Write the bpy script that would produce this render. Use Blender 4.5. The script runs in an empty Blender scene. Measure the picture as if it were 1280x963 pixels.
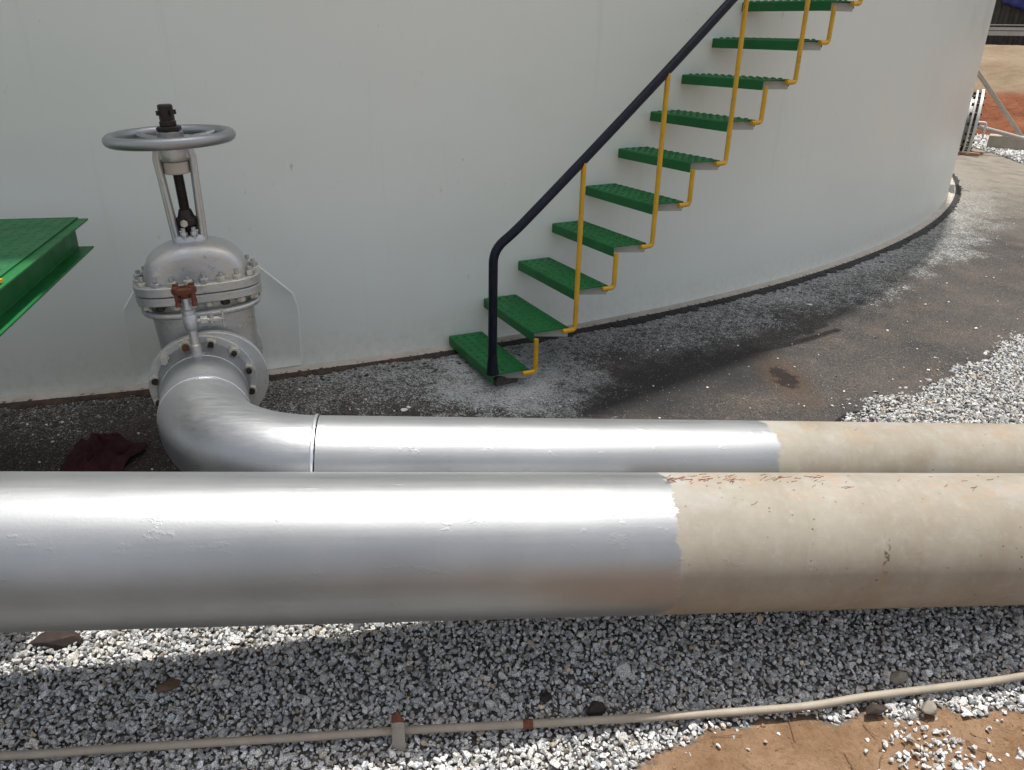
import bpy, bmesh, math, random
import numpy as np
from mathutils import Vector, Matrix, noise as mnoise

random.seed(7)
rng = np.random.default_rng(11)
PI = math.pi
SC = bpy.context.scene
COL = SC.collection

# ------------------------------------------------------------------ scene graph helpers
def link(o, parent=None):
    COL.objects.link(o)
    if parent is not None:
        o.parent = parent
    return o

def empty(name, loc=(0, 0, 0), M=None):
    o = bpy.data.objects.new(name, None)
    o.empty_display_size = 0.1
    COL.objects.link(o)
    if M is not None:
        o.matrix_world = M
    else:
        o.location = loc
    return o

def tag(o, label=None, cat=None, group=None, kind=None):
    if label: o['label'] = label
    if cat: o['category'] = cat
    if group: o['group'] = group
    if kind: o['kind'] = kind
    return o

class MB:
    """collects shapes, builds one mesh object"""
    def __init__(s):
        s.v = []; s.f = []; s.n = 0
    def add(s, verts, faces):
        b = len(s.v)
        s.v.extend([tuple(p) for p in verts])
        s.f.extend([tuple(b + i for i in f) for f in faces])
        return s
    def box(s, c, size, M=None):
        x, y, z = [k / 2 for k in size]
        P = [Vector((sx * x, sy * y, sz * z)) for sz in (-1, 1) for sy in (-1, 1) for sx in (-1, 1)]
        P = [(M @ p if M is not None else p) + Vector(c) for p in P]
        return s.add(P, [(0, 2, 3, 1), (4, 5, 7, 6), (0, 1, 5, 4), (2, 6, 7, 3), (0, 4, 6, 2), (1, 3, 7, 5)])
    def sweep(s, path, rad, n=16, cap=True, closed=False, flat=None):
        path = [Vector(p) for p in path]; m = len(path)
        if not hasattr(rad, '__len__'): rad = [rad] * m
        T = []
        for i in range(m):
            if closed: t = path[(i + 1) % m] - path[i - 1]
            else: t = path[min(i + 1, m - 1)] - path[max(i - 1, 0)]
            T.append(t.normalized())
        ref = Vector((0, 0, 1)) if abs(T[0].z) < .9 else Vector((1, 0, 0))
        N = (ref - T[0] * ref.dot(T[0])).normalized()
        V = []
        for i in range(m):
            N = (N - T[i] * N.dot(T[i])).normalized()
            B = T[i].cross(N)
            for k in range(n):
                a = 2 * PI * k / n
                fx, fy = (1, 1) if flat is None else flat
                V.append(path[i] + (N * math.cos(a) * fx + B * math.sin(a) * fy) * rad[i])
        F = []
        for i in range(m if closed else m - 1):
            j = (i + 1) % m
            for k in range(n):
                k2 = (k + 1) % n
                F.append((i * n + k, i * n + k2, j * n + k2, j * n + k))
        if cap and not closed:
            F.append(tuple(range(n - 1, -1, -1)))
            F.append(tuple((m - 1) * n + k for k in range(n)))
        return s.add(V, F)
    def lathe(s, prof, axis_o=(0, 0, 0), axis=(0, 0, 1), n=32, ref=None):
        """prof: list of (r, h) along axis"""
        a = Vector(axis).normalized()
        r0 = Vector(ref) if ref else (Vector((1, 0, 0)) if abs(a.x) < .9 else Vector((0, 1, 0)))
        N = (r0 - a * r0.dot(a)).normalized(); B = a.cross(N); o = Vector(axis_o)
        V = []; m = len(prof)
        for r, h in prof:
            r = max(r, 1e-5)
            for k in range(n):
                t = 2 * PI * k / n
                V.append(o + a * h + (N * math.cos(t) + B * math.sin(t)) * r)
        F = [(i * n + k, i * n + (k + 1) % n, (i + 1) * n + (k + 1) % n, (i + 1) * n + k) for i in range(m - 1) for k in range(n)]
        F.append(tuple(range(n - 1, -1, -1))); F.append(tuple((m - 1) * n + k for k in range(n)))
        return s.add(V, F)
    def ring(s, ri, ro, h0, h1, axis_o, axis, n=48):
        a = Vector(axis).normalized()
        r0 = Vector((1, 0, 0)) if abs(a.x) < .9 else Vector((0, 1, 0))
        N = (r0 - a * r0.dot(a)).normalized(); B = a.cross(N); o = Vector(axis_o)
        V = []
        for r, h in ((ri, h0), (ro, h0), (ro, h1), (ri, h1)):
            for k in range(n):
                t = 2 * PI * k / n
                V.append(o + a * h + (N * math.cos(t) + B * math.sin(t)) * r)
        F = [(i * n + k, i * n + (k + 1) % n, ((i + 1) % 4) * n + (k + 1) % n, ((i + 1) % 4) * n + k) for i in range(4) for k in range(n)]
        return s.add(V, F)
    def prism(s, poly, o, ex, ey, ez, h0, h1):
        o, ex, ey, ez = map(Vector, (o, ex, ey, ez)); n = len(poly)
        V = [o + ex * x + ey * y + ez * h for h in (h0, h1) for x, y in poly]
        F = [tuple(range(n - 1, -1, -1)), tuple(range(n, 2 * n))] + [(k, (k + 1) % n, n + (k + 1) % n, n + k) for k in range(n)]
        return s.add(V, F)
    def build(s, name, mat, parent=None, smooth=35, bevel=0, origin=None, M=None, seg=2):
        me = bpy.data.meshes.new(name)
        V = s.v
        if M is not None:
            Mi = M.inverted(); V = [tuple(Mi @ Vector(p)) for p in V]
        elif origin is not None:
            V = [(p[0] - origin[0], p[1] - origin[1], p[2] - origin[2]) for p in V]
        me.from_pydata(V, [], s.f)
        bm = bmesh.new(); bm.from_mesh(me); bmesh.ops.recalc_face_normals(bm, faces=bm.faces); bm.to_mesh(me); bm.free()
        if smooth:
            me.polygons.foreach_set('use_smooth', [True] * len(me.polygons))
            me.set_sharp_from_angle(angle=math.radians(smooth))
        me.materials.append(mat)
        o = bpy.data.objects.new(name, me)
        link(o, parent)
        if M is not None: o.matrix_local = M
        elif origin is not None: o.location = origin
        if bevel:
            b = o.modifiers.new('bevel', 'BEVEL'); b.width = bevel; b.segments = seg
            b.limit_method = 'ANGLE'; b.angle_limit = math.radians(40)
        return o

def bez(pts, rad, n=6):
    """polyline with rounded corners"""
    P = [Vector(p) for p in pts]; out = [P[0]]
    for i in range(1, len(P) - 1):
        a = (P[i - 1] - P[i]); b = (P[i + 1] - P[i])
        r = min(rad, a.length * .49, b.length * .49)
        p0 = P[i] + a.normalized() * r; p2 = P[i] + b.normalized() * r
        for k in range(n + 1):
            t = k / n
            out.append(p0 * (1 - t) ** 2 + P[i] * 2 * t * (1 - t) + p2 * t * t)
    out.append(P[-1]); return out

# ------------------------------------------------------------------ material helpers
class NT:
    def __init__(s, name, rough=.5, metal=0., spec=.5, col=(.5, .5, .5)):
        s.m = bpy.data.materials.new(name); s.m.use_nodes = True
        s.t = s.m.node_tree; s.b = s.t.nodes['Principled BSDF']
        s.b.inputs['Roughness'].default_value = rough; s.b.inputs['Metallic'].default_value = metal
        s.b.inputs['Specular IOR Level'].default_value = spec
        s.b.inputs['Base Color'].default_value = (*col, 1)
        s.tc = s.t.nodes.new('ShaderNodeTexCoord'); s._h = None; s.src = s.tc.outputs['Object']
    def randomise(s):
        """every copy of an object gets its own patch of wear"""
        oi = s.node('ShaderNodeObjectInfo'); k = s.math('MULTIPLY', oi.outputs['Random'], 37.)
        v = s.node('ShaderNodeVectorMath', operation='ADD'); s.L(s.src, v.inputs[0]); s.L(k, v.inputs[1]); s.src = v.outputs[0]; return s
    def L(s, a, b): s.t.links.new(a, b)
    def node(s, ty, **kw):
        n = s.t.nodes.new(ty)
        for k, v in kw.items(): setattr(n, k, v)
        return n
    def coord(s, scale=(1, 1, 1), loc=(0, 0, 0), rot=(0, 0, 0), src=None):
        mp = s.node('ShaderNodeMapping'); mp.inputs['Scale'].default_value = scale
        mp.inputs['Location'].default_value = loc; mp.inputs['Rotation'].default_value = rot
        s.L(src or s.src, mp.inputs['Vector']); return mp.outputs[0]
    def noise(s, scale=5, detail=4, rough=.55, vec=None, dist=0):
        n = s.node('ShaderNodeTexNoise'); n.inputs['Scale'].default_value = scale; n.inputs['Detail'].default_value = detail
        n.inputs['Roughness'].default_value = rough; n.inputs['Distortion'].default_value = dist
        s.L(vec or s.src, n.inputs['Vector']); return n.outputs['Fac']
    def voro(s, scale=5, vec=None, feat='F1', out='Distance'):
        n = s.node('ShaderNodeTexVoronoi', feature=feat); n.inputs['Scale'].default_value = scale
        s.L(vec or s.src, n.inputs['Vector']); return n.outputs[out]
    def ramp(s, x, a, b, lo=0., hi=1., clamp=True):
        n = s.node('ShaderNodeMapRange'); n.clamp = clamp
        for i, v in enumerate((a, b, lo, hi)): n.inputs[i + 1].default_value = v
        s.L(x, n.inputs[0]); return n.outputs[0]
    def math(s, op, a, b=None):
        n = s.node('ShaderNodeMath', operation=op)
        for i, v in enumerate((a, b)):
            if v is None: continue
            if isinstance(v, (int, float)): n.inputs[i].default_value = v
            else: s.L(v, n.inputs[i])
        return n.outputs[0]
    def mix(s, f, a, b):
        n = s.node('ShaderNodeMix', data_type='RGBA')
        for sock, v in ((n.inputs[0], f), (n.inputs[6], a), (n.inputs[7], b)):
            if isinstance(v, (int, float)): sock.default_value = v
            elif isinstance(v, tuple): sock.default_value = (*v, 1)
            else: s.L(v, sock)
        return n.outputs[2]
    def col(s, c):
        if isinstance(c, tuple): s.b.inputs['Base Color'].default_value = (*c, 1)
        else: s.L(c, s.b.inputs['Base Color'])
        return s
    def set(s, name, x): 
        if isinstance(x, (int, float)): s.b.inputs[name].default_value = x
        else: s.L(x, s.b.inputs[name])
        return s
    def bump(s, h, strength=.3, dist=.01):
        n = s.node('ShaderNodeBump'); n.inputs['Strength'].default_value = strength; n.inputs['Distance'].default_value = dist
        s.L(h, n.inputs['Height'])
        if s._h is not None: s.L(s._h, n.inputs['Normal'])
        s._h = n.outputs[0]; s.L(s._h, s.b.inputs['Normal']); return s
    def xyz(s, src=None):
        n = s.node('ShaderNodeSeparateXYZ'); s.L(src or s.tc.outputs['Object'], n.inputs[0]); return n.outputs

def simple(name, col, rough=.5, metal=0., var=.15, scale=6, bumps=.15, bscale=40, spec=.5, dirt=None, dirt_amt=.5, dist=.004, chip=None, chip_at=.66):
    n = NT(name, rough, metal, spec).randomise()
    d = tuple(c * (1 - var) for c in col)
    c = n.mix(n.ramp(n.noise(scale, 5), .3, .7), d, col)
    if dirt:
        c = n.mix(n.ramp(n.noise(scale * 2.3, 6, .65), .55, .72, 0, dirt_amt), c, dirt)
    if chip:
        ch = n.math('MULTIPLY', n.ramp(n.noise(95, 4, .65), chip_at, chip_at + .03), n.ramp(n.noise(9, 3), .48, .6))
        c = n.mix(ch, c, chip)
        c = n.mix(n.ramp(n.noise(210, 3, .6), .64, .72, 0, .35), c, (.30, .27, .21))
    n.col(c)
    n.set('Roughness', n.ramp(n.noise(scale * 3, 4), .3, .7, max(0, rough - .08), min(1, rough + .1)))
    if bumps: n.bump(n.noise(bscale, 5), bumps, dist)
    return n.m

# ------------------------------------------------------------------ calibrated layout
TC = Vector((-5.85, 15.43, 0)); TR = 12.57; TH = 12.0
AP = 14.17                                        # outer radius of the asphalt apron
D = Vector((.98869, .13694, -.06113)).normalized()    # direction of both pipelines
R1 = .203; A1 = Vector((0, 1.800, .332))          # near pipe
R2 = .155; A2 = Vector((0, 2.25, .332))           # far pipe
def rad(x, y): return math.hypot(x - TC.x, y - TC.y)
def sstep(a, b, x):
    t = min(1, max(0, (x - a) / (b - a))); return t * t * (3 - 2 * t)
def apron_z(x, y):
    r = rad(x, y)
    return -.085 * sstep(12.75, 14.3, r) + .010 * mnoise.noise(Vector((x * 1.7, y * 1.7, 3.1))) + .004 * mnoise.noise(Vector((x * 7, y * 7, 1.1)))
def soil_mask(x, y):
    """1 where bare orange soil shows through the gravel, towards the lower right"""
    yb = 1.41 + .23 * sstep(.15, .75, x)
    n = .055 * mnoise.noise(Vector((x * 3.2, y * 3.2, 7.7))) + .045 * mnoise.noise(Vector((x * 9, y * 9, 2.2)))
    return sstep(-.09, .07, (yb - y) + n) * sstep(.10, .34, x + n * 2)
def ground_z(x, y):
    z = -.122 + .010 * mnoise.noise(Vector((x * 2.1, y * 2.1, 0))) - .075 * sstep(1.95, 1.30, y) + .060 * sstep(1.72, 2.02, y) * sstep(-1.35, -.1, x) * sstep(2.6, 2.2, y)
    r_ = rad(x, y); z += .037 * sstep(14.12, 14.32, r_) * sstep(16.2, 15.0, r_) * sstep(2.5, 2.9, y)
    z -= .062 * max(0, min(x, 12) - 3.0) * sstep(5, 2.5, y) if x > 3 else 0
    if -3 < x < 4 and y < 3:
        m = soil_mask(x, y)
        z += m * (.030 + .010 * mnoise.noise(Vector((x * 6, y * 6, 5))) + .005 * mnoise.noise(Vector((x * 17, y * 17, 5))))
    return z

# ------------------------------------------------------------------ materials
def mat_wall():
    n = NT('tank_paint', .34, 0, .5)
    c = n.mix(n.ramp(n.noise(.55, 4), .35, .7), (.640, .680, .625), (.690, .725, .670))
    # faint dusty veil and small brown scuffs
    c = n.mix(n.ramp(n.noise(2.2, 6, .6), .5, .8, 0, .22), c, (.57, .57, .50))
    sc = n.math('MULTIPLY', n.ramp(n.noise(26, 5, .6, vec=n.coord((1, 1, .5))), .665, .74), n.ramp(n.noise(1.3, 3), .5, .62))
    c = n.mix(n.math('MULTIPLY', sc, .55), c, (.36, .31, .22))
    # thin runs of dirt
    run = n.noise(1, 5, .6, vec=n.coord((13, 13, .5)))
    c = n.mix(n.ramp(run, .62, .8, 0, .16), c, (.33, .33, .28))
    # splash-back dirt just above the ground
    z = n.xyz()[2]
    sp = n.math('MULTIPLY', n.ramp(z, .28, .0), n.ramp(n.noise(26, 5, .7), .45, .7))
    c = n.mix(n.math('MULTIPLY', sp, .25), c, (.34, .30, .24))
    n.col(c)
    n.set('Roughness', n.ramp(n.noise(1.6, 5), .3, .7, .30, .44))
    n.bump(n.noise(.9, 2, .4), .35, .05)
    n.bump(n.noise(90, 3), .05, .003)
    return n.m

def mat_silver(name, rough=.39, base=(.35, .36, .368), streak=(1, 9, 9), metal=.82, dust=.25, cast=0):
    n = NT(name, rough, metal, .5)
    c = n.mix(n.ramp(n.noise(3, 6, .6), .35, .7), tuple(k * .88 for k in base), base)
    c = n.mix(n.ramp(n.noise(7, 6, .65, vec=n.coord(loc=(3, 1, 2))), .56 - .10 * cast, .75 - .12 * cast, 0, dust), c, (.50, .47, .40))
    if cast:
        c = n.mix(n.ramp(n.noise(38, 5, .7), .60, .70, 0, .55), c, (.20, .17, .13))
        n.bump(n.noise(75, 5, .7), .45, .004); n.bump(n.noise(16, 4, .6), .25, .012)
    n.col(c)
    st = n.noise(9, 6, .65, vec=n.coord(streak))
    n.set('Roughness', n.ramp(st, .3, .75, rough - .06, rough + .10))
    n.bump(st, .10, .004)
    n.bump(n.noise(140, 4, .6), .14, .0015); n.bump(n.noise(24, 5, .7), .12, .004)
    return n.m

def mat_pipe(name, x_edge, amp, mark=None, R=.2):
    """aluminium paint up to a brushed, ragged edge; bare weathered primer beyond it"""
    n = NT(name, .4, 0, .5)
    X, Y, Z = n.xyz()
    # silver side
    st = n.noise(9, 6, .65, vec=n.coord((.35, 8, 8)))
    s_c = n.mix(n.ramp(n.noise(2.2, 6, .6), .35, .7), (.285, .294, .298), (.355, .364, .368))
    s_c = n.mix(n.ramp(n.noise(5, 7, .7, vec=n.coord((.5, 1, 1), loc=(3, 1, 2))), .58, .75, 0, .25), s_c, (.54, .50, .44))
    # bare side: dusty grey-beige primer with rust freckles and soil smears
    b_c = n.mix(n.ramp(n.noise(3.6, 7, .68), .28, .72), (.205, .175, .128), (.300, .275, .225))
    b_c = n.mix(n.ramp(n.noise(3.1, 5, .6, vec=n.coord((.6, 1, 1), loc=(9, 2, 2))), .52, .68, 0, .8), b_c, (.31, .305, .29))
    b_c = n.mix(n.ramp(n.noise(1.6, 6, .7, vec=n.coord((7, 1.0, 1.0))), .52, .70, 0, .65), b_c, (.22, .18, .125))
    b_c = n.mix(n.ramp(n.noise(60, 5, .75), .60, .70, 0, .45), b_c, (.25, .17, .09))
    fleck = n.math('MULTIPLY', n.ramp(n.voro(34, n.coord((.8, 1, 1))), .14, .05), n.ramp(n.noise(3.4, 4, vec=n.coord(loc=(1, 5, 2))), .47, .54))
    b_c = n.mix(n.math('MULTIPLY', fleck, .9), b_c, (.07, .035, .02))
    b_c = n.mix(n.ramp(n.noise(26, 6, .75), .52, .70, 0, .32), b_c, (.36, .345, .31))
    # orange soil caught along the crown
    top = n.math('MULTIPLY', n.ramp(Z, R * .80, R * .97), n.ramp(n.noise(7, 6, .7, vec=n.coord((1, 2, 2))), .52, .7))
    b_c = n.mix(n.math('MULTIPLY', top, .6), b_c, (.33, .17, .08))
    if mark is not None:
        mx = n.math('ABSOLUTE', n.math('SUBTRACT', n.math('ADD', X, n.ramp(n.noise(14, 3), .2, .8, -.012, .012)), mark))
        mk = n.math('MULTIPLY', n.ramp(mx, .010, .004), n.math('MULTIPLY', n.ramp(Z, .02, .05), n.ramp(Z, .14, .10)))
        mk = n.math('MULTIPLY', mk, n.ramp(n.noise(50, 3), .45, .55))
        b_c = n.mix(mk, b_c, (.07, .035, .02))
        mk2 = n.math('MULTIPLY', n.ramp(mx, .018, .004), n.math('MULTIPLY', n.ramp(Z, -.15, -.05), n.ramp(Z, .05, .02)))
        b_c = n.mix(n.math('MULTIPLY', mk2, .5), b_c, (.27, .19, .10))
    # ragged edge
    e1 = n.ramp(n.noise(9, 3, .6, vec=n.coord((.4, 1, 1))), .25, .75, -amp, amp, False)
    e2 = n.ramp(n.noise(75, 5, .7, vec=n.coord((.12, 1, 1))), .25, .75, -amp * .8, amp * .8, False)
    low = n.ramp(Z, -R * .35, -R * .65, 0, amp * 1.1)
    xe = n.math('ADD', n.math('ADD', X, e1), n.math('ADD', e2, low))
    bare = n.ramp(xe, x_edge - .0025, x_edge + .0025)
    # a thin translucent first coat just before the edge
    thin = n.math('MULTIPLY', n.ramp(xe, x_edge - amp * 2.2, x_edge), n.ramp(n.noise(24, 5, .7, vec=n.coord((.4, 1, 1))), .5, .72))
    n.col(n.mix(bare, n.mix(n.math('MULTIPLY', thin, .35), s_c, (.50, .46, .40)), b_c))
    n.set('Metallic', n.math('MULTIPLY', n.ramp(bare, 0, 1, .85, 0), n.ramp(thin, 0, 1, 1, .8)))
    n.set('Roughness', n.math('ADD', n.ramp(bare, 0, 1, .445, .64), n.ramp(st, .3, .75, -.02, .07)))
    n.bump(st, .045, .004)
    n.bump(n.noise(130, 4, .6), .12, .0015)
    n.bump(n.noise(5, 2, .5, vec=n.coord((.3, 1, 1))), .10, .03)
    n.bump(n.ramp(n.noise(17, 5, .7, vec=n.coord((.8, 1, 1.3))), .60, .68), .22, .0016)
    return n.m

def mat_apron():
    n = NT('asphalt', .88, 0, .3)
    o = n.xyz()
    vl = n.node('ShaderNodeVectorMath', operation='LENGTH')
    cm = n.node('ShaderNodeCombineXYZ'); n.L(o[0], cm.inputs[0]); n.L(o[1], cm.inputs[1]); n.L(cm.outputs[0], vl.inputs[0])
    dist = n.math('SUBTRACT', vl.outputs['Value'], TR)          # metres out from the shell
    big = n.noise(.9, 5, .6); med = n.noise(3.3, 6, .65); fine = n.noise(95, 3, .6); grit = n.noise(230, 2, .6)
    c = n.mix(n.ramp(big, .35, .65), (.026, .024, .022), (.066, .056, .048))
    c = n.mix(n.ramp(med, .48, .72, 0, .75), c, (.100, .073, .053))
    # brown mud towards the left of the valve
    left = n.ramp(o[0], 5.7, 4.5)
    c = n.mix(n.math('MULTIPLY', left, n.ramp(med, .35, .65, .35, .9)), c, (.034, .020, .013))
    # stone grit showing in the surface
    c = n.mix(n.ramp(fine, .60, .68, 0, .5), c, (.17, .158, .14))
    c = n.mix(n.ramp(grit, .60, .68, 0, .65), c, (.27, .26, .24))
    c = n.mix(n.ramp(fine, .45, .38, 0, .8), c, (.018, .016, .015))
    # white overspray lying on the pad near the shell, broken by clean specks
    dn = n.math('ADD', dist, n.ramp(n.noise(2.4, 6, .7), .3, .7, -.30, .30, False))
    px = n.math('SUBTRACT', o[0], 5.86); py = n.math('ADD', o[1], 11.70)
    sd = n.math('SQRT', n.math('ADD', n.math('MULTIPLY', px, px), n.math('MULTIPLY', py, py)))
    sd = n.math('ADD', sd, n.ramp(n.noise(5, 5, .7), .3, .7, -.22, .22, False))
    ov = n.math('MAXIMUM', n.ramp(dn, .70, -.05, 0, .56), n.ramp(sd, .58, .08, 0, 1.0))
    ov = n.math('MULTIPLY', ov, n.ramp(o[0], 4.1, 5.4, .22, 1))
    def cells(sc):
        q = n.node('ShaderNodeSeparateColor'); n.L(n.voro(sc, out='Color'), q.inputs[0]); return q.outputs[0]
    wob = n.ramp(n.noise(21, 5, .75), .3, .7, -.28, .28, False)
    cov = n.math('ADD', ov, n.math('MULTIPLY', wob, n.ramp(ov, 0, .3)))
    for sc, colr, k in ((210, (.18, .19, .182), 1.1), (120, (.31, .325, .31), .80), (300, (.43, .44, .42), .60)):
        m_ = n.ramp(n.math('SUBTRACT', n.math('MULTIPLY', cov, k), cells(sc)), -.02, .04)
        c = n.mix(n.math('MULTIPLY', m_, .9), c, colr)
    clot = n.ramp(n.noise(30, 5, .7, vec=n.coord((.8, 1.2, 1))), .62, .66)
    c = n.mix(n.math('MULTIPLY', clot, n.ramp(ov, .15, .5)), c, (.022, .02, .018))
    fl = n.math('MULTIPLY', n.ramp(n.voro(26), .36, .26), n.ramp(n.math('ADD', dist, n.ramp(n.noise(6, 4), .3, .7, -.14, .14, False)), .50, .22))
    fl = n.math('MULTIPLY', fl, n.ramp(n.noise(13, 4), .48, .54))
    c = n.mix(fl, c, (.012, .011, .011))
    # dry tan dust far round the tank
    far = n.math('MULTIPLY', n.ramp(o[1], -8.6, -5.0), n.ramp(med, .3, .6, .45, 1))
    c = n.mix(far, c, (.20, .175, .14))
    # broad oily black stain swept round the foot of the tank
    kx = n.math('SUBTRACT', o[0], 6.72); ky = n.math('ADD', o[1], 11.62)
    kx2 = n.math('ADD', n.math('MULTIPLY', kx, .80), n.math('MULTIPLY', ky, .60)); ky2 = n.math('SUBTRACT', n.math('MULTIPLY', ky, .80), n.math('MULTIPLY', kx, .60))
    kd = n.math('SQRT', n.math('ADD', n.math('MULTIPLY', n.math('MULTIPLY', kx2, kx2), .42), n.math('MULTIPLY', n.math('MULTIPLY', ky2, ky2), 4.6)))
    kd = n.math('ADD', kd, n.ramp(n.noise(3.5, 6, .72), .3, .7, -.26, .26, False))
    c = n.mix(n.math('MULTIPLY', n.ramp(kd, .75, .30), n.ramp(n.noise(160, 3, .7), .66, .54, .35, .92)), c, (.017, .016, .016))
    # oil stain with a wet core
    ex = n.math('SUBTRACT', o[0], 7.36); ey = n.math('SUBTRACT', o[1], -11.53)
    ee = n.math('SQRT', n.math('ADD', n.math('MULTIPLY', n.math('MULTIPLY', ex, ex), 5.2), n.math('MULTIPLY', ey, ey)))
    ee = n.math('ADD', ee, n.ramp(n.noise(9, 5, .7), .3, .7, -.10, .10, False))
    c = n.mix(n.ramp(ee, .40, .12, 0, .75), c, (.060, .036, .020))
    c = n.mix(n.ramp(ee, .14, .10), c, (.016, .010, .008))
    n.col(c)
    n.bump(fine, .7, .006); n.bump(n.noise(40, 5, .7), .5, .012)
    return n.m

def mat_ground():
    n = NT('earth', .95, 0, .2)
    at = n.node('ShaderNodeAttribute', attribute_name='soil')
    g = n.voro(48, out='Color'); gs = n.node('ShaderNodeSeparateColor'); n.L(g, gs.inputs[0])
    gc = n.mix(gs.outputs[0], (.20, .195, .185), (.44, .43, .41))
    gc = n.mix(n.ramp(n.voro(48), .2, .5, 0, .8), gc, (.07, .058, .047))
    s = n.mix(n.ramp(n.noise(6, 7, .7), .34, .66), (.185, .106, .057), (.30, .195, .118))
    s = n.mix(n.ramp(n.noise(55, 5, .7), .5, .7, 0, .6), s, (.14, .065, .028))
    s = n.mix(n.ramp(n.noise(160, 3, .6), .62, .7, 0, .6), s, (.28, .20, .13))
    n.col(n.mix(n.ramp(n.math('ADD', at.outputs['Fac'], n.ramp(n.noise(40, 5, .7), .3, .7, -.35, .35, False)), .42, .58), gc, s))
    n.bump(n.noise(28, 6, .72), .8, .020); n.bump(n.noise(90, 5, .7), .8, .008); n.bump(n.noise(260, 3, .6), .5, .002)
    return n.m

def mat_bank():
    n = NT('bank_soil', .95, 0, .2)
    at = n.node('ShaderNodeAttribute', attribute_name='red')
    tan = n.mix(n.ramp(n.noise(.8, 6, .65), .35, .68), (.155, .112, .07), (.235, .18, .122))
    tan = n.mix(n.ramp(n.noise(1.4, 5, .6, vec=n.coord((.5, 1.3, 2), rot=(0, 0, .5))), .52, .7, 0, .6), tan, (.24, .17, .105))
    red = n.mix(n.ramp(n.noise(2.5, 6, .65, vec=n.coord((1, 1, 3))), .35, .65), (.13, .042, .02), (.22, .085, .042))
    n.col(n.mix(at.outputs['Fac'], tan, red)); n.bump(n.noise(6, 6, .7), .8, .08)
    return n.m

def mat_stone():
    n = NT('granite_chip', .85, 0, .3)
    at = n.node('ShaderNodeVertexColor', layer_name='tint')
    sp = n.noise(260, 3, .7)
    c = n.mix(n.ramp(sp, .42, .6), (.36, .355, .34), (.80, .79, .765))
    mx = n.node('ShaderNodeMix', data_type='RGBA', blend_type='MULTIPLY'); mx.inputs[0].default_value = 1
    n.L(c, mx.inputs[6]); n.L(at.outputs['Color'], mx.inputs[7])
    n.col(mx.outputs[2]); n.bump(n.noise(320, 3, .6), .5, .0015)
    return n.m

M_wall = mat_wall()
M_chime = simple('chime_paint', (.47, .42, .36), .6, 0, .25, 9, .4, 60, dirt=(.30, .22, .16), dirt_amt=.6)
def mat_tar():
    n = NT('tar_seal', .65, 0, .35)
    c = n.mix(n.ramp(n.noise(25, 5, .7), .35, .7), (.010, .009, .009), (.028, .022, .019))
    lf = n.math('MULTIPLY', n.ramp(n.xyz()[0], 5.6, 5.2), n.ramp(n.noise(18, 5, .7), .4, .6, .2, .95))
    n.col(n.mix(lf, c, (.085, .045, .028))); n.bump(n.noise(60, 5, .7), .9, .012); return n.m
M_tar = mat_tar()
M_sil = mat_silver('aluminium_paint')
M_cast = mat_silver('aluminium_paint_on_casting', .40, (.50, .515, .52), (1, 1, 1), .66, .75, 1)
M_flange = mat_silver('aluminium_paint_dull', .46, (.56, .57, .56), (1, 1, 1), .5, .6, 1)
M_weld = mat_silver('weld_paint', .34, (.70, .72, .74), (4, 4, 4), .9, .1)
M_nut = simple('painted_nut', (.56, .53, .43), .55, .1, .3, 30, .3, 120, dirt=(.17, .10, .045), dirt_amt=.85)
M_nutdark = simple('bolt_end', (.035, .026, .02), .6, .3, .3, 40, .3, 120)
M_black = simple('black_paint', (.005, .007, .019), .36, 0, .3, 8, .10, 60, spec=.25, dirt=(.03, .03, .032), dirt_amt=.5, chip=(.09, .07, .06), chip_at=.66)
M_stem = simple('greased_steel', (.030, .022, .020), .42, .5, .4, 30, .3, 120)
M_rust = simple('rust', (.17, .055, .030), .85, .1, .45, 40, .6, 90, dirt=(.06, .03, .02), dirt_amt=.7)
M_green = simple('green_paint', (.009, .135, .032), .48, 0, .25, 5, .08, 60, spec=.3, dirt=(.05, .10, .05), dirt_amt=.5)
M_deck = simple('green_deck_paint', (.012, .125, .036), .5, 0, .25, 4, .08, 60, spec=.3, dirt=(.03, .11, .045), dirt_amt=.4)
M_yel = simple('yellow_paint', (.62, .345, .012), .40, 0, .2, 12, .08, 60, dirt=(.36, .20, .03), dirt_amt=.5, chip=(.10, .045, .02), chip_at=.62)
M_grey = simple('grey_plate', (.40, .41, .38), .5, .1, .15, 8, .1, 60)
M_pvc = simple('conduit_plastic', (.33, .285, .22), .6, 0, .2, 14, .15, 60, dirt=(.25, .17, .10), dirt_amt=.6)
M_stake = simple('galvanised_bar', (.34, .31, .27), .6, .3, .25, 16, .2, 80, dirt=(.16, .09, .05), dirt_amt=.9)
M_rag = simple('maroon_cloth', (.060, .024, .030), .95, 0, .3, 14, .6, 350, spec=.1)
M_white = simple('white_paint', (.66, .645, .60), .45, 0, .12, 6, .1, 60)
M_wood = simple('raw_wood', (.34, .20, .13), .8, 0, .3, 8, .3, 60)
M_conc = simple('concrete', (.36, .32, .26), .9, 0, .25, 5, .5, 30)
M_mortar = simple('mortar', (.10, .092, .082), .95, 0, .5, 20, .9, 70, dirt=(.26, .25, .23), dirt_amt=.7)
M_kerbc = simple('pale_concrete', (.46, .45, .43), .85, 0, .2, 3, .3, 20, dirt=(.25, .24, .22), dirt_amt=.5)
M_dark = simple('dark_cladding', (.050, .048, .044), .7, 0, .4, 1.3, .2, 10, dirt=(.10, .085, .06), dirt_amt=.6)
M_blue = simple('blue_tarp', (.022, .035, .19), .5, 0, .3, 3, .2, 20)
M_galv = simple('galvanised_pipe', (.40, .38, .33), .5, .4, .15, 8, .1, 60)
M_straw = simple('dry_straw', (.30, .085, .028), .85, 0, .5, 30, 0)
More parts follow.
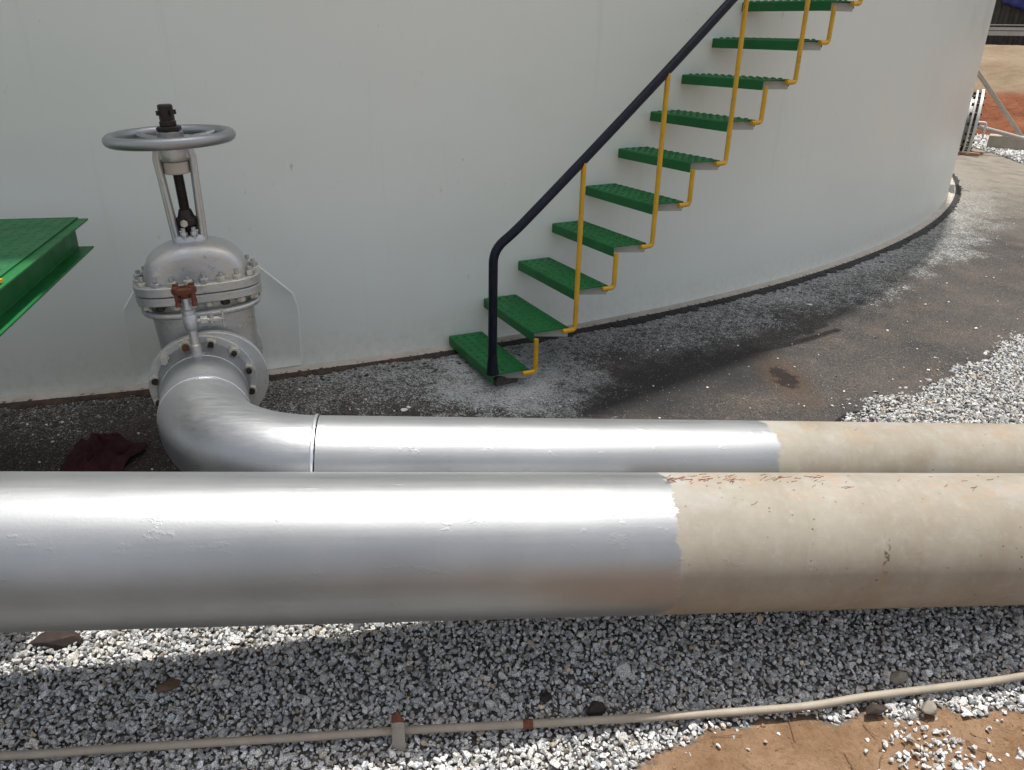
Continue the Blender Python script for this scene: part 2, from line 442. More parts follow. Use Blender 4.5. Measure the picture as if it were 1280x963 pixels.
M_twig = simple('brown_twig', (.15, .09, .05), .9, 0, .4, 30, 0)
M_chip = simple('paint_flake', (.72, .72, .70), .7, 0, .1, 30, 0)
M_leaf = simple('dead_leaf', (.035, .022, .016), .8, 0, .5, 30, .3, 90)
M_slab = simple('tan_stone', (.30, .26, .21), .9, 0, .3, 25, .6, 90, dirt=(.18, .12, .07), dirt_amt=.6)
M_asphalt = mat_apron(); M_ground = mat_ground(); M_bank = mat_bank(); M_stone = mat_stone()

# ------------------------------------------------------------------ ground sheet
def build_ground():
    xs = np.concatenate([[-250, -120, -60, -30, -15, -9, -6, -4.5, -3.4], np.arange(-2.6, -1.7, .08), np.arange(-1.7, 2.6, .02), np.arange(2.6, 5.0, .08), [5.4, 6, 7, 8, 9, 10, 12, 15, 20, 30, 60, 120, 250]])
    ys = np.concatenate([[-250, -120, -60, -30, -15, -8, -4, -2, -1, -.3, .2, .6], np.arange(.8, 2.45, .02), np.arange(2.45, 6, .08), [6.5, 7, 8, 9, 10, 11, 12, 13, 14, 15, 16, 18, 20, 24, 30, 45, 70, 120, 250]])
    V = [(float(x), float(y), ground_z(float(x), float(y)) - .0) for y in ys for x in xs]
    nx = len(xs); ny = len(ys)
    F = [(j * nx + i, j * nx + i + 1, (j + 1) * nx + i + 1, (j + 1) * nx + i) for j in range(ny - 1) for i in range(nx - 1)]
    me = bpy.data.meshes.new('ground'); me.from_pydata(V, [], F)
    me.polygons.foreach_set('use_smooth', [True] * len(F))
    a = me.attributes.new('soil', 'FLOAT', 'POINT')
    vals = []
    for x, y, z in V:
        if -3 < x < 5 and .5 < y < 3.2: m = soil_mask(x, y)
        elif y < .8: m = sstep(-.9, .3, x + .3 * mnoise.noise(Vector((x, y, 1))))
        else:
            r = rad(x, y); m = sstep(15.9, 16.4, r + .3 * mnoise.noise(Vector((x, y, 4)))) if y > 3 else 0.
        vals.append(m)
    a.data.foreach_set('value', vals)
    me.materials.append(M_ground)
    o = bpy.data.objects.new('ground', me); link(o); tag(o, kind='structure')
build_ground()

# asphalt apron round the tank
def build_apron():
    a0 = math.atan2(3.5 - TC.y, -3.5 - TC.x); a1 = math.atan2(13 - TC.y, 6.5 - TC.x)
    fine = np.linspace(a0, a1, 430)
    rest = np.linspace(a1, a0 + 2 * PI, 60)[1:-1]
    ang = np.concatenate([fine, rest]); rs = np.concatenate([[12.4], np.arange(12.56, AP + .01, .035)])
    V = []
    for t in ang:
        for i, r in enumerate(rs):
            rr = r
            k = i / (len(rs) - 1)
            x = TC.x + r * math.cos(t); y = TC.y + r * math.sin(t)
            if k > .7:
                rr = r + (k - .7) / .3 * (.11 * mnoise.noise(Vector((x * 2.0, y * 2.0, 9))) + .05 * mnoise.noise(Vector((x * 6, y * 6, 9))) + .015 * mnoise.noise(Vector((x * 20, y * 20, 9))))
                x = TC.x + rr * math.cos(t); y = TC.y + rr * math.sin(t)
            z = apron_z(x, y)
            if i == len(rs) - 1: z -= .06
            V.append((x, y, z))
    n = len(rs); m = len(ang)
    F = [(i * n + k, i * n + k + 1, ((i + 1) % m) * n + k + 1, ((i + 1) % m) * n + k) for i in range(m) for k in range(n - 1)]
    mb = MB(); mb.add(V, F)
    o = mb.build('asphalt_apron', M_asphalt, None, smooth=60, origin=tuple(TC)); tag(o, kind='structure')
build_apron()

# ------------------------------------------------------------------ storage tank
tank = empty('storage_tank', tuple(TC))
tag(tank, 'huge pale grey steel storage tank with curved wall behind the valve and stairs', 'storage tank')
def tank_shell():
    n = 720; prof = [(TR, -.05), (TR, 2.45), (TR + .004, 2.452), (TR + .004, 2.47), (TR, 2.472), (TR, 4.9), (TR, 7.4), (TR, TH), (TR + .06, TH), (TR + .06, TH + .05), (TR - .01, TH + .05), (6, TH + .75), (.01, TH + 1.2)]
    mb = MB(); mb.lathe(prof, tuple(TC), n=n)
    return mb.build('shell', M_wall, tank, smooth=30, M=Matrix.Identity(4)) if False else mb
mb = tank_shell(); sh = mb.build('shell', M_wall, None, smooth=30, origin=tuple(TC)); sh.parent = tank; sh.location = (0, 0, 0)
mb = MB(); mb.ring(TR - .01, TR + .074, -.05, .014, tuple(TC), (0, 0, 1), 720)
ch = mb.build('bottom_plate', M_chime, None, origin=tuple(TC)); ch.parent = tank; ch.location = (0, 0, 0)
# irregular band of tar sealing the joint
def tar():
    V = []; F = []; a0 = math.radians(-120); a1 = math.radians(-20); n = 4200
    for i in range(n + 1):
        t = a0 + (a1 - a0) * i / n
        s = t * TR
        w0 = .060 + .020 * mnoise.noise(Vector((s * 9, 0, 1))) + .014 * mnoise.noise(Vector((s * 40, 0, 1))) + .008 * mnoise.noise(Vector((s * 110, 0, 1)))
        w1 = .138 + .034 * mnoise.noise(Vector((s * 3, 5, 1))) + .034 * mnoise.noise(Vector((s * 13, 5, 1))) + .020 * mnoise.noise(Vector((s * 55, 5, 1))) + .012 * mnoise.noise(Vector((s * 130, 5, 1)))
        w1 = max(w1 - .02 * sstep(-13.55, -14.2, s), w0 + .012)
        h = .014 + .003 * mnoise.noise(Vector((s * 45, 2, 1)))
        for k, (w, z) in enumerate(((w0, -.02), (w0 + .004, h), ((w0 + w1) / 2, h - .003), (w1 - .006, .004), (w1, -.02))):
            r = TR + w; x = TC.x + r * math.cos(t); y = TC.y + r * math.sin(t)
            V.append((x, y, z + (apron_z(x, y) if k > 2 else 0)))
    for i in range(n):
        for k in range(4):
            F.append((i * 5 + k, (i + 1) * 5 + k, (i + 1) * 5 + k + 1, i * 5 + k + 1))
    mb = MB(); mb.add(V, F); return mb
tb = tar().build('tar_seal', M_tar, None, smooth=50, origin=tuple(TC)); tb.parent = tank; tb.location = (0, 0, 0)

# reinforcing plate round the nozzle (tombstone with cropped corners), curved with the shell
def on_shell(s, z, off):
    """s: metres along the shell from the stair foot angle"""
    t = math.atan2(-11.25, 5.565) + s / TR
    return Vector((TC.x + (TR + off) * math.cos(t), TC.y + (TR + off) * math.sin(t), z))
def pad():
    sc = -1.335; poly = [(-.41, .0), (-.40, .40), (-.245, .62), (.165, .655), (.395, .42), (.415, .34), (.405, .02)]
    out = []
    for i in range(len(poly)):
        a = Vector(poly[i]); b = Vector(poly[(i + 1) % len(poly)])
        for k in range(8): out.append(a.lerp(b, k / 8))
    c = Vector((0, .3)); mb = MB(); V = []; n = len(out)
    for fr, off in ((1.015, -.004), (1.008, .0018), (1.0, .0032), (.985, .0032), (.972, .0008), (.7, .0008), (.35, .0008)):
        for p in out:
            q = c + (p - c) * fr; V.append(on_shell(sc + q.x, max(q.y, -.01), off))
    F = [(i * n + k, i * n + (k + 1) % n, (i + 1) * n + (k + 1) % n, (i + 1) * n + k) for i in range(6) for k in range(n)]
    F.append(tuple(6 * n + k for k in range(n)))
    return mb.add(V, F)
pd = pad().build('reinforcing_plate', M_wall, None, smooth=60, origin=tuple(TC)); pd.parent = tank; pd.location = (0, 0, 0)

# manway near the far silhouette
ma = math.atan2(-.483, .876) + .036
mn = Vector((math.cos(ma), math.sin(ma), 0)); mo = Vector((TC.x, TC.y, .79)) + mn * TR
mt = Vector((-mn.y, mn.x, 0))
mw = MB(); mw.lathe([(.27, -.09), (.27, .04), (.355, .04), (.355, .062), (.25, .062), (.24, .06)], mo, mn, 48)
mwo = mw.build('manway_neck', M_white, None, bevel=.003); mwo.parent = tank; mwo.matrix_parent_inverse = Matrix.Translation(-TC)
mc = MB(); mc.lathe([(.34, .090), (.365, .093), (.365, .120), (.33, .126), (.01, .132)], mo, mn, 48)
mco = mc.build('manway_cover', M_white, None); mco.parent = tank; mco.matrix_parent_inverse = Matrix.Translation(-TC)
for k in range(18):
    a = 2 * PI * k / 18; p = mo + (mt * math.cos(a) + Vector((0, 0, 1)) * math.sin(a)) * .325
    b = MB(); b.sweep([p + mn * .015, p + mn * .04, p + mn * .041, p + mn * .14], [.020, .020, .014, .014], 6)
    bo = b.build('bolt', M_nutdark, None, smooth=0); bo.parent = tank; bo.matrix_parent_inverse = Matrix.Translation(-TC)
h = MB(); q0 = mo + mn * .125 + Vector((0, 0, .0)); q1 = mo + mn * .125 + Vector((0, 0, -.20))
h.sweep(bez([q0, q0 + mn * .10, q1 + mn * .10, q1], .03), .011, 8)
ho = h.build('handle', M_white, None); ho.parent = tank; ho.matrix_parent_inverse = Matrix.Translation(-TC)

# ------------------------------------------------------------------ spiral staircase welded to the shell
T0 = math.atan2(4.18 - TC.y, -.285 - TC.x); DA = .2130 / 12.4; RISE = .1965; NT_ = 12
ROUT = 13.185
def pol(r, t, z): return Vector((TC.x + r * math.cos(t), TC.y + r * math.sin(t), z))
stair = empty('spiral_staircase', (-.28, 4.18, 0))
SI = Matrix.Translation(-Vector((-.28, 4.18, 0)))
tag(stair, 'open staircase of green dimpled treads with yellow posts curving up the tank wall', 'staircase')
def sp(o, par=None):
    o.parent = par or stair; o.matrix_parent_inverse = SI if par is None else Matrix.Identity(4); return o
def tread_meshes():
    """in local frame: x outwards 0..L, y along the climb, z up from tread top"""
    L = ROUT - 12.585; w = .105
    mb = MB()
    # folded plate: top with turned-down nose and rear lip
    prof = [(-w, -.052), (-w, -.006), (-w + .006, 0), (w - .006, 0), (w, -.006), (w, -.036), (w - .004, -.036), (w - .004, -.008), (w - .008, -.005), (-w + .008, -.005), (-w + .004, -.008), (-w + .004, -.052)]
    mb.prism(prof, (0, 0, 0), (0, 1, 0), (0, 0, 1), (1, 0, 0), 0, L)
    for i in range(11):
        for j in range(4):
            x = .04 + i * (L - .08) / 10; y = -.075 + j * .05
            n = 10; V = []
            for r, z in ((.0125, -.001), (.009, .0062), (.0045, .0048)):
                V += [(x + r * math.cos(2 * PI * k / n), y + r * math.sin(2 * PI * k / n), z) for k in range(n)]
            F = [(a * n + k, a * n + (k + 1) % n, (a + 1) * n + (k + 1) % n, (a + 1) * n + k) for a in range(2) for k in range(n)] + [tuple(2 * n + k for k in range(n))]
            mb.add(V, F)
    me = mb.build('tread', M_green, None, smooth=40)
    e = MB(); e.box((L - .043, .004, -.030), (.005, .205, .042), Matrix.Rotation(-.41, 3, 'Z'))
    eo = e.build('end_plate', M_grey, me, smooth=0)
    return me, eo
t0, e0 = tread_meshes()
for i in range(NT_):
    a = T0 + i * DA
    if i == 0: t, e = t0, e0
    else:
        t = t0.copy(); COL.objects.link(t); e = e0.copy(); COL.objects.link(e); e.parent = t
    n = Vector((math.cos(a), math.sin(a), 0)); tt = Vector((-n.y, n.x, 0))
    M = Matrix(((n.x, tt.x, 0, 0), (n.y, tt.y, 0, 0), (0, 0, 1, 0), (0, 0, 0, 1)))
    M = M @ Matrix.Rotation(random.uniform(-.006, .006), 4, 'Y') @ Matrix.Rotation(random.uniform(-.008, .008), 4, 'X')
    M.translation = pol(12.585, a, .075 + RISE * i)
    t.parent = stair; t.matrix_parent_inverse = SI; t.matrix_basis = M
RRAIL = ROUT + .018; HR = .725
for i in range(NT_ - 1):
    a = T0 + i * DA; z = .075 + RISE * i
    s = lambda d: a + d / 13.2
    if i % 2 == 1:
        top = HR + .075 + RISE * (i + .62) - .02
        rr = RRAIL
    else:
        top = z + RISE - .03; rr = ROUT + .018
    p = [pol(ROUT + .018, s(.055), z - .012), pol(ROUT + .018, s(.128), z - .012), pol(rr, s(.128), top)]
    b = MB(); b.sweep(bez(p, .02, 4), .0125, 10)
    o = b.build('post' if i % 2 else 'riser_rod', M_yel, None); sp(o)
    tb_ = MB(); tb_.box((0, 0, 0), (.012, .05, .026), None)
# black handrail
path = [pol(RRAIL - .03, T0 - .098 / 13.2, .078), pol(RRAIL - .03, T0 - .098 / 13.2, .16), pol(RRAIL - .03, T0 - .098 / 13.2, .70)]
pr = bez([pol(RRAIL - .035, T0 - .10 / 13.2, .076), pol(RRAIL - .035, T0 - .10 / 13.2, .715)] + [pol(RRAIL - .01, T0 + k * DA, .075 + RISE * k + HR) for k in np.arange(.0, NT_ + .01, .5)], .10, 6)
b = MB(); rr_ = [.0225] * len(pr)
b.sweep(pr, rr_, 16)
b.lathe([(.034, 0), (.033, .006), (.027, .04), (.0228, .10)], pol(RRAIL - .035, T0 - .10 / 13.2, .0765), (0, 0, 1), 16)
sp(b.build('handrail', M_black, None))
# concrete pad lump under the first tread
g = MB(); Mr = Matrix.Rotation(T0, 3, 'Z')
g.box(pol(12.93, T0, -.01), (.42, .13, .09), Mr)
sp(g.build('footing', M_mortar, None, bevel=.01))

# ------------------------------------------------------------------ near pipeline
def axis_frame(A, t):
    x = D; y = Vector((0, 0, 1)).cross(x).normalized(); z = x.cross(y)
    o = A + D * (t / D.x)
    return Matrix(((x.x, y.x, z.x, o.x), (x.y, y.y, z.y, o.y), (x.z, y.z, z.z, o.z), (0, 0, 0, 1)))
def pipe_mesh(R, x0, x1, step=.05, n=96, wob=.0008):
    mb = MB(); xs = np.arange(x0, x1 + 1e-6, step); V = []
    for x in xs:
        for k in range(n):
            a = 2 * PI * k / n
            r = R + wob * mnoise.noise(Vector((x * 1.3, 2 * math.cos(a), 2 * math.sin(a))))
            V.append((x, r * math.cos(a), r * math.sin(a)))
    m = len(xs)
    F = [(i * n + k, i * n + (k + 1) % n, (i + 1) * n + (k + 1) % n, (i + 1) * n + k) for i in range(m - 1) for k in range(n)]
    F += [tuple(range(n)), tuple((m - 1) * n + k for k in range(n))]
    mb.add(V, F); return mb
M_pipe1 = mat_pipe('half_painted_pipe', .435, .020, mark=1.035, R=R1)
M_pipe2 = mat_pipe('half_painted_far_pipe', .89, .018, R=R2)
F1 = axis_frame(A1, 0)
p1 = pipe_mesh(R1, -3.6, 4.6).build('pipeline', M_pipe1, None, smooth=50); p1.matrix_world = F1
tag(p1, 'thick pipeline in front, silver painted on its left half, bare dusty beige at right', 'pipeline')

# ------------------------------------------------------------------ far pipeline with elbow up to the valve
wv = Vector((-.36, .933, 0)).normalized()            # valve axis, towards the tank
XW = -.630                                           # weld between elbow and straight run
W = A2 + D * (XW / D.x)
dirin = -wv                                          # flow from the valve
cosang = dirin.dot(D); ang = math.acos(cosang); RB = .425; TL = RB * math.tan(ang / 2)
CN = W - D * TL; S = CN - dirin * TL
F2 = axis_frame(A2, 0)
far = empty('elbow_pipeline', tuple(W))
tag(far, 'thinner pipeline behind, bending in a silver elbow towards the flanged gate valve', 'pipeline')
FI = Matrix.Translation(-W)
def fp(o, par=None):
    o.parent = par or far; o.matrix_parent_inverse = FI if par is None else Matrix.Identity(4); return o
o = pipe_mesh(R2, XW + .002, 4.6).build('straight_run', M_pipe2, None, smooth=50); o.matrix_basis = F2; fp(o)
# elbow as a swept arc
cdir = (D - dirin * cosang).normalized()              # towards the centre of the bend from S
O = S + cdir * RB
def arc(t):                                           # t 0..ang
    return O - cdir * RB * math.cos(t) + dirin * RB * math.sin(t)
b = MB(); b.sweep([arc(ang * k / 40) for k in range(41)], R2, 96)
eo = fp(b.build('elbow', M_sil, None, smooth=50, origin=tuple(W)))
FD = .335                                             # elbow end to flange face
b = MB()
for k in range(1): b.lathe([(R2, .0), (R2, .20), (R2 + .0015, .205), (R2 + .008, .255), (R2 + .014, .29), (R2 + .014, .305)], S, wv, 96)
fp(b.build('stub', M_sil, None, smooth=50, origin=tuple(W)))
# weld beads, slightly lumpy
def bead(c, ax, R, r=.0055, n=120):
    ax = Vector(ax).normalized(); N = (Vector((0, 0, 1)) - ax * ax.z).normalized(); B = ax.cross(N)
    P = []
    for k in range(n):
        a = 2 * PI * k / n; rr = R + .0015 * mnoise.noise(Vector((k * .9, R, 0)))
        P.append(Vector(c) + (N * math.cos(a) + B * math.sin(a)) * rr + ax * .0012 * mnoise.noise(Vector((k * .7, 3, R))))
    m = MB(); m.sweep(P, [r * (1 + .25 * mnoise.noise(Vector((k * 1.1, 8, 1)))) for k in range(n)], 8, closed=True, flat=(.6, 1)); return m
fp(bead(W, D, R2 + .0012, .0062).build('weld_seam', M_weld, None))
fp(bead(S, wv, R2 + .0008, .0042).build('weld_seam', M_weld, None))
fp(bead(S + wv * .205, wv, R2 + .0005, .003).build('weld_seam', M_weld, None))
# flange
FR = .197
b = MB(); b.ring(.12, FR, FD - .032, FD, S, wv, 72); fp(b.build('flange', M_flange, None, bevel=.003, origin=tuple(W)))
U = Vector((0, 0, 1)); RT = (-wv).cross(U) * -1
if RT.x < 0: RT = -RT
def hexnut(c, ax, r, h, rot=0.):
    ax = Vector(ax).normalized(); m = MB(); ref = Vector((0, 0, 1)) if abs(ax.z) < .9 else Vector((1, 0, 0))
    N = (ref - ax * ref.dot(ax)).normalized(); B = ax.cross(N)
    prof = [(r * .92, 0), (r, h * .12), (r, h * .8), (r * .86, h)]
    V = []
    for rr, hh in prof:
        V += [Vector(c) + ax * hh + (N * math.cos(rot + 2 * PI * k / 6) + B * math.sin(rot + 2 * PI * k / 6)) * rr for k in range(6)]
    F = [(i * 6 + k, i * 6 + (k + 1) % 6, (i + 1) * 6 + (k + 1) % 6, (i + 1) * 6 + k) for i in range(3) for k in range(6)] + [tuple(range(5, -1, -1)), tuple(18 + k for k in range(6))]
    return m.add(V, F)
NB = 12
for k in range(NB):
    a = 2 * PI * (k + .5) / NB
    p = S + (RT * math.cos(a) + U * math.sin(a)) * (FR - .023)
    c = p + wv * (FD - .032)
    nut = hexnut(c, -wv, random.uniform(.0205, .0235), random.uniform(.024, .030), random.random())
    no = fp(nut.build('nut', M_nut, None, smooth=0, origin=tuple(W)))
    e = MB(); e.sweep([c - wv * .026, c - wv * (.033 + random.uniform(0, .012))], random.uniform(.010, .0135), 10)
    eo2 = e.build('stud_end', [M_nutdark, M_nutdark, M_stem, M_rust, M_flange][k % 5], None, origin=tuple(W)); eo2.parent = no; eo2.location = (0, 0, 0)
    no.location = (0, 0, 0) if False else no.location
# vent branch with a rusty open end
VB = S + wv * .222 + U * (R2 - .004) - RT * .004
vt = MB()
lean = (U + wv * .10 - RT * .05).normalized()
vt.lathe([(.027, 0), (.027, .006), (.0195, .008), (.0195, .040), (.0155, .044), (.0155, .095), (.021, .100), (.026, .112), (.026, .150), (.022, .156), (.0235, .158), (.0235, .172), (.0165, .176), (.0160, .245)], VB, lean, 20)
vo = fp(vt.build('vent_branch', M_cast, None, origin=tuple(W)))
rc = VB + lean * .245
ru = MB(); ru.lathe([(.018, -.028), (.022, -.02), (.024, -.012), (.040, -.010), (.043, -.005), (.043, .008), (.039, .012), (.020, .013), (.018, .006)], rc, lean, 18)
for (dx, dy) in ((-.8, -.6), (.8, -.6), (-.8, .6), (.8, .6)):
    q = rc + (RT * dx + wv * dy) * .034
    ru.sweep([q + lean * .020, q + lean * .011, q + lean * .010, q - lean * .012, q - lean * .03, q - lean * .036, q - lean * .040, q - lean * .052], [.011, .012, .007, .009, .009, .007, .0105, .0105], 8)
fpo = ru.build('rusty_flange', M_rust, None, smooth=40, origin=tuple(W)); fpo.parent = vo; fpo.location = (0, 0, 0)
# small needle valve screwed into the side of the vent
nv = MB(); q = VB + lean * .130
nv.sweep([q, q + RT * .035], .010, 10); nv.sweep([q + RT * .035, q + RT * .036, q + RT * .058, q + RT * .059], [.010, .0155, .0155, .009], 6)
nv.sweep([q + RT * .059, q + RT * .075], .008, 10); nv.sweep([q + RT * .073 + U * -.012, q + RT * .073 + U * .022], .009, 8)
nv.sweep([q + RT * .075, q + RT * .098], .0095, 6); nv.sweep([q + RT * .098, q + RT * .116], .006, 8)
nv.sweep([q + RT * .113 - U * .034, q + RT * .113 + U * .036], .0048, 8)
nvo = nv.build('needle_valve', M_cast, None, smooth=40, origin=tuple(W)); nvo.parent = vo; nvo.location = (0, 0, 0)

# ------------------------------------------------------------------ gate valve
LEAN = math.radians(-2.0)
VO = S + wv * (FD + .004 + .178) + Vector((.045, 0, 0))
zx = Vector((0, 0, 1)); yx = wv.copy(); xx = yx.cross(zx).normalized()
Mv = Matrix(((xx.x, yx.x, zx.x, 0), (xx.y, yx.y, zx.y, 0), (xx.z, yx.z, zx.z, 0), (0, 0, 0, 1))) @ Matrix.Rotation(LEAN, 4, 'Y')
Mv.translation = VO
valve = empty('gate_valve', M=Mv)
tag(valve, 'silver cast gate valve with round handwheel on a yoke, bolted between elbow and tank', 'valve')
def vp(mb, name, mat, **kw):
    o = mb.build(name, mat, valve, **kw); return o
HL = .178
# body: run, neck (oval) and rib
b = MB()
b.lathe([(.160, -HL + .03), (.166, -HL + .05), (.178, -.09), (.184, 0), (.178, .09), (.166, HL - .05), (.160, HL - .03)], (0, 0, 0), (0, 1, 0), 48)
def oval(a, c, n=56, p=2.6):
    out = []
    for k in range(n):
        t = 2 * PI * k / n; ct, st = math.cos(t), math.sin(t)
        out.append((a * math.copysign(abs(ct) ** (2 / p), ct), c * math.copysign(abs(st) ** (2 / p), st)))
    return out
def loft(m, secs, n=56, p=2.6, cap=True):
    V = []
    for a, c, z in secs: V += [(x, y, z) for x, y in oval(a, c, n, p)]
    k_ = len(secs)
    F = [(i * n + k, i * n + (k + 1) % n, (i + 1) * n + (k + 1) % n, (i + 1) * n + k) for i in range(k_ - 1) for k in range(n)]
    if cap: F += [tuple(range(n - 1, -1, -1)), tuple((k_ - 1) * n + k for k in range(n))]
    return m.add(V, F)
loft(b, [(.185, .125, 0), (.186, .118, .12), (.190, .112, .22), (.192, .112, .345)])
vp(b, 'body', M_cast, smooth=45)
b = MB(); pts = [(x, y, .275 + .012 * (y / .14)) for x, y in oval(.212, .142, 60, 2.8)]
b.sweep(pts, .0125, 10, closed=True); vp(b, 'rib', M_cast)
# end flanges
for sgn in (-1, 1):
    b = MB(); b.ring(.12, FR + .002, sgn * HL, sgn * (HL - .033), (0, 0, 0), (0, 1, 0), 72)
    vp(b, 'end_flange', M_flange, bevel=.003)
    for k in range(NB):
        a = 2 * PI * (k + .5) / NB
        if sgn > 0:
            c = Vector((math.cos(a) * (FR - .023), HL - .033, math.sin(a) * (FR - .023)))
            no = vp(hexnut(c, (0, -1, 0), .0205, .024, random.random()), 'nut', M_nut, smooth=0)
            e = MB(); e.sweep([c, c + Vector((0, -.038, 0))], .0115, 8); e.build('stud_end', M_nutdark, no)
# bonnet flange pair
b = MB(); loft(b, [(.226, .140, .338), (.232, .146, .342), (.232, .146, .368), (.228, .142, .372)], p=3.2); vp(b, 'body_flange', M_cast, smooth=40)
b = MB(); loft(b, [(.229, .143, .375), (.233, .147, .378), (.233, .147, .408), (.227, .141, .413)], p=3.2); vp(b, 'bonnet_flange', M_cast, smooth=40)
# bonnet dome: flat cheeked half disc with rounded shoulder
b = MB()
def half_disc(a, h, n=40):
    """outline in x, z of the bonnet: upright foot then a half ellipse"""
    o = [(a, 0.), (a, .012)]
    for k in range(n + 1):
        t = PI * k / n; o.append((a * math.copysign(abs(math.cos(t)) ** .86, math.cos(t)), .014 + (h - .014) * math.sin(t) ** .92))
    return o + [(-a, .012), (-a, 0.)]
secs = [(-.112, .146, .098), (-.1115, .156, .108), (-.106, .166, .118), (-.094, .177, .130), (-.074, .185, .139), (-.045, .189, .143), (0, .190, .144), (.045, .189, .143), (.074, .185, .139), (.094, .177, .130), (.106, .166, .118), (.112, .146, .098)]
V = []; nn = 45
for y, a, h_ in secs: V += [(x, y, .408 + z) for x, z in half_disc(a, h_)]
nn = len(V) // len(secs)
F = [(i * nn + k, i * nn + (k + 1) % nn, (i + 1) * nn + (k + 1) % nn, (i + 1) * nn + k) for i in range(len(secs) - 1) for k in range(nn)] + [tuple(range(nn)), tuple((len(secs) - 1) * nn + k for k in range(nn))]
b.add(V, F)
vp(b, 'bonnet', M_cast, smooth=50)
# raised cast marks on the cheek: three short bars and a small boss
b = MB()
for k, x in enumerate((-.030, -.018, -.006)): b.box((x, -.1135, .452), (.0035, .004, .014))
b.box((-.022, -.1135, .4615), (.010, .004, .003))
vp(b, 'cast_mark', M_cast, smooth=0)
b = MB(); b.ring(.008, .0125, 0, .004, (.062, -.1115, .455), (0, -1, 0), 20); b.lathe([(.005, 0), (.004, .005)], (.062, -.1115, .455), (0, -1, 0), 12)
vp(b, 'cast_boss', M_cast)
# bonnet bolts round the oval
ov = oval(.213, .127, 400, 3.2)
per = [0]
for i in range(400):
    a_, b_ = Vector(ov[i]), Vector(ov[(i + 1) % 400]); per.append(per[-1] + (b_ - a_).length)
for k in range(20):
    s_ = per[-1] * (k + .5) / 20; i = next(j for j in range(400) if per[j + 1] >= s_)
    x, y = ov[i]
    no = vp(hexnut((x, y, .412), (0, 0, 1), random.uniform(.0165, .0185), random.uniform(.016, .021), random.random()), 'nut', M_nut if k % 3 else M_cast, smooth=0)
    e = MB(); e.sweep([(x, y, .430), (x, y, .434 + random.uniform(.008, .018))], .0085, 8); e.build('stud_end', M_cast, no)
    l = MB(); l.add(*(lambda h: (h.v, h.f))(hexnut((x, y, .338), (0, 0, -1), .0175, .018, random.random()))); l.build('lower_nut', M_nut if k % 4 else M_nutdark, no, smooth=0)
# yoke: two inclined flat legs joined by a rounded head
b = MB()
for sx in (-1, 1):
    b.sweep([(sx * .042, 0, .530), (sx * .047, 0, .60), (sx * .053, 0, .72), (sx * .058, 0, .82), (sx * .059, 0, .855), (sx * .054, 0, .882), (sx * .040, 0, .897), (sx * .015, 0, .900)], [.021] * 8, 14, flat=(.66, 1.35))
    b.sweep([(sx * .054, -.012, .535), (sx * .058, -.014, .63), (sx * .063, -.016, .78), (sx * .067, -.016, .855), (sx * .060, -.014, .889), (sx * .042, -.012, .906), (0, -.012, .911)], .0085, 8)
b.lathe([(.030, .838), (.040, .842), (.048, .850), (.050, .870), (.048, .893), (.040, .905), (.034, .915)], (0, 0, 0), (0, 0, 1), 28)
loft(b, [(.066, .026, .852), (.068, .030, .858), (.066, .030, .880), (.056, .027, .896), (.035, .024, .903)], p=2.4)
loft(b, [(.062, .046, .536), (.060, .044, .564), (.052, .034, .574)], p=2.4)
vp(b, 'yoke', M_cast, smooth=50)
b = MB(); b.lathe([(.042, .800), (.045, .804), (.045, .842)], (0, 0, 0), (0, 0, 1), 24); vp(b, 'yoke_bushing', M_chime)
# stem with thread
b = MB(); prof = []; z = .57
while z < .80:
    prof += [(.0165, z), (.0165, z + .0015), (.0185, z + .0025), (.0185, z + .0040)]; z += .005
prof += [(.016, z), (.016, .94)]
b.lathe(prof, (0, 0, 0), (0, 0, 1), 18); vp(b, 'stem', M_stem, smooth=25)
# gland follower, its bolts and packing box
b = MB(); b.lathe([(.034, .606), (.040, .612), (.040, .634), (.030, .640), (.022, .668)], (0, 0, 0), (0, 0, 1), 24)
b.box((0, 0, .597), (.090, .030, .014)); vp(b, 'gland_follower', M_stem, bevel=.003)
b = MB(); b.add(*(lambda h: (h.v, h.f))(hexnut((-.010, -.040, .622), (0, -1, 0), .014, .010))); vp(b, 'brass_plug', M_nut, smooth=0)
for sx in (-1, 1):
    b = MB(); b.sweep([(sx * .018, -.036, .555), (sx * .018, -.036, .605)], .008, 8)
    b.add(*(lambda h: (h.v, h.f))(hexnut((sx * .018, -.036, .574), (0, 0, 1), .0135, .015)))
    vp(b, 'gland_bolt', M_cast, smooth=30)
# handwheel
hw = MB(); RW = .205; zc = .928
hw.sweep([(RW * math.cos(2 * PI * k / 96), RW * math.sin(2 * PI * k / 96), zc) for k in range(96)], .0205, 16, closed=True)
hwo = vp(hw, 'handwheel', M_sil)
for k in range(4):
    a = 2 * PI * k / 4 + math.radians(38)
    s_ = MB(); c, sn = math.cos(a), math.sin(a)
    s_.sweep([(c * .03, sn * .03, zc - .006), (c * .09, sn * .09, zc - .012), (c * .15, sn * .15, zc - .008), (c * .198, sn * .198, zc)], [.021, .017, .015, .017], 12, flat=(.6, 1.0))
    s_.build('spoke', M_sil, hwo)
hb = MB(); hb.lathe([(.036, .905), (.042, .912), (.046, .925), (.046, .945), (.038, .950)], (0, 0, 0), (0, 0, 1), 24); hb.build('hub', M_sil, hwo)
b = MB()
b.add(*(lambda h: (h.v, h.f))(hexnut((0, 0, .950), (0, 0, 1), .044, .016, .3))); b.add(*(lambda h: (h.v, h.f))(hexnut((0, 0, .966), (0, 0, 1), .032, .020, .5)))
b.lathe([(.026, .986), (.026, 1.035), (.022, 1.040)], (0, 0, 0), (0, 0, 1), 10)
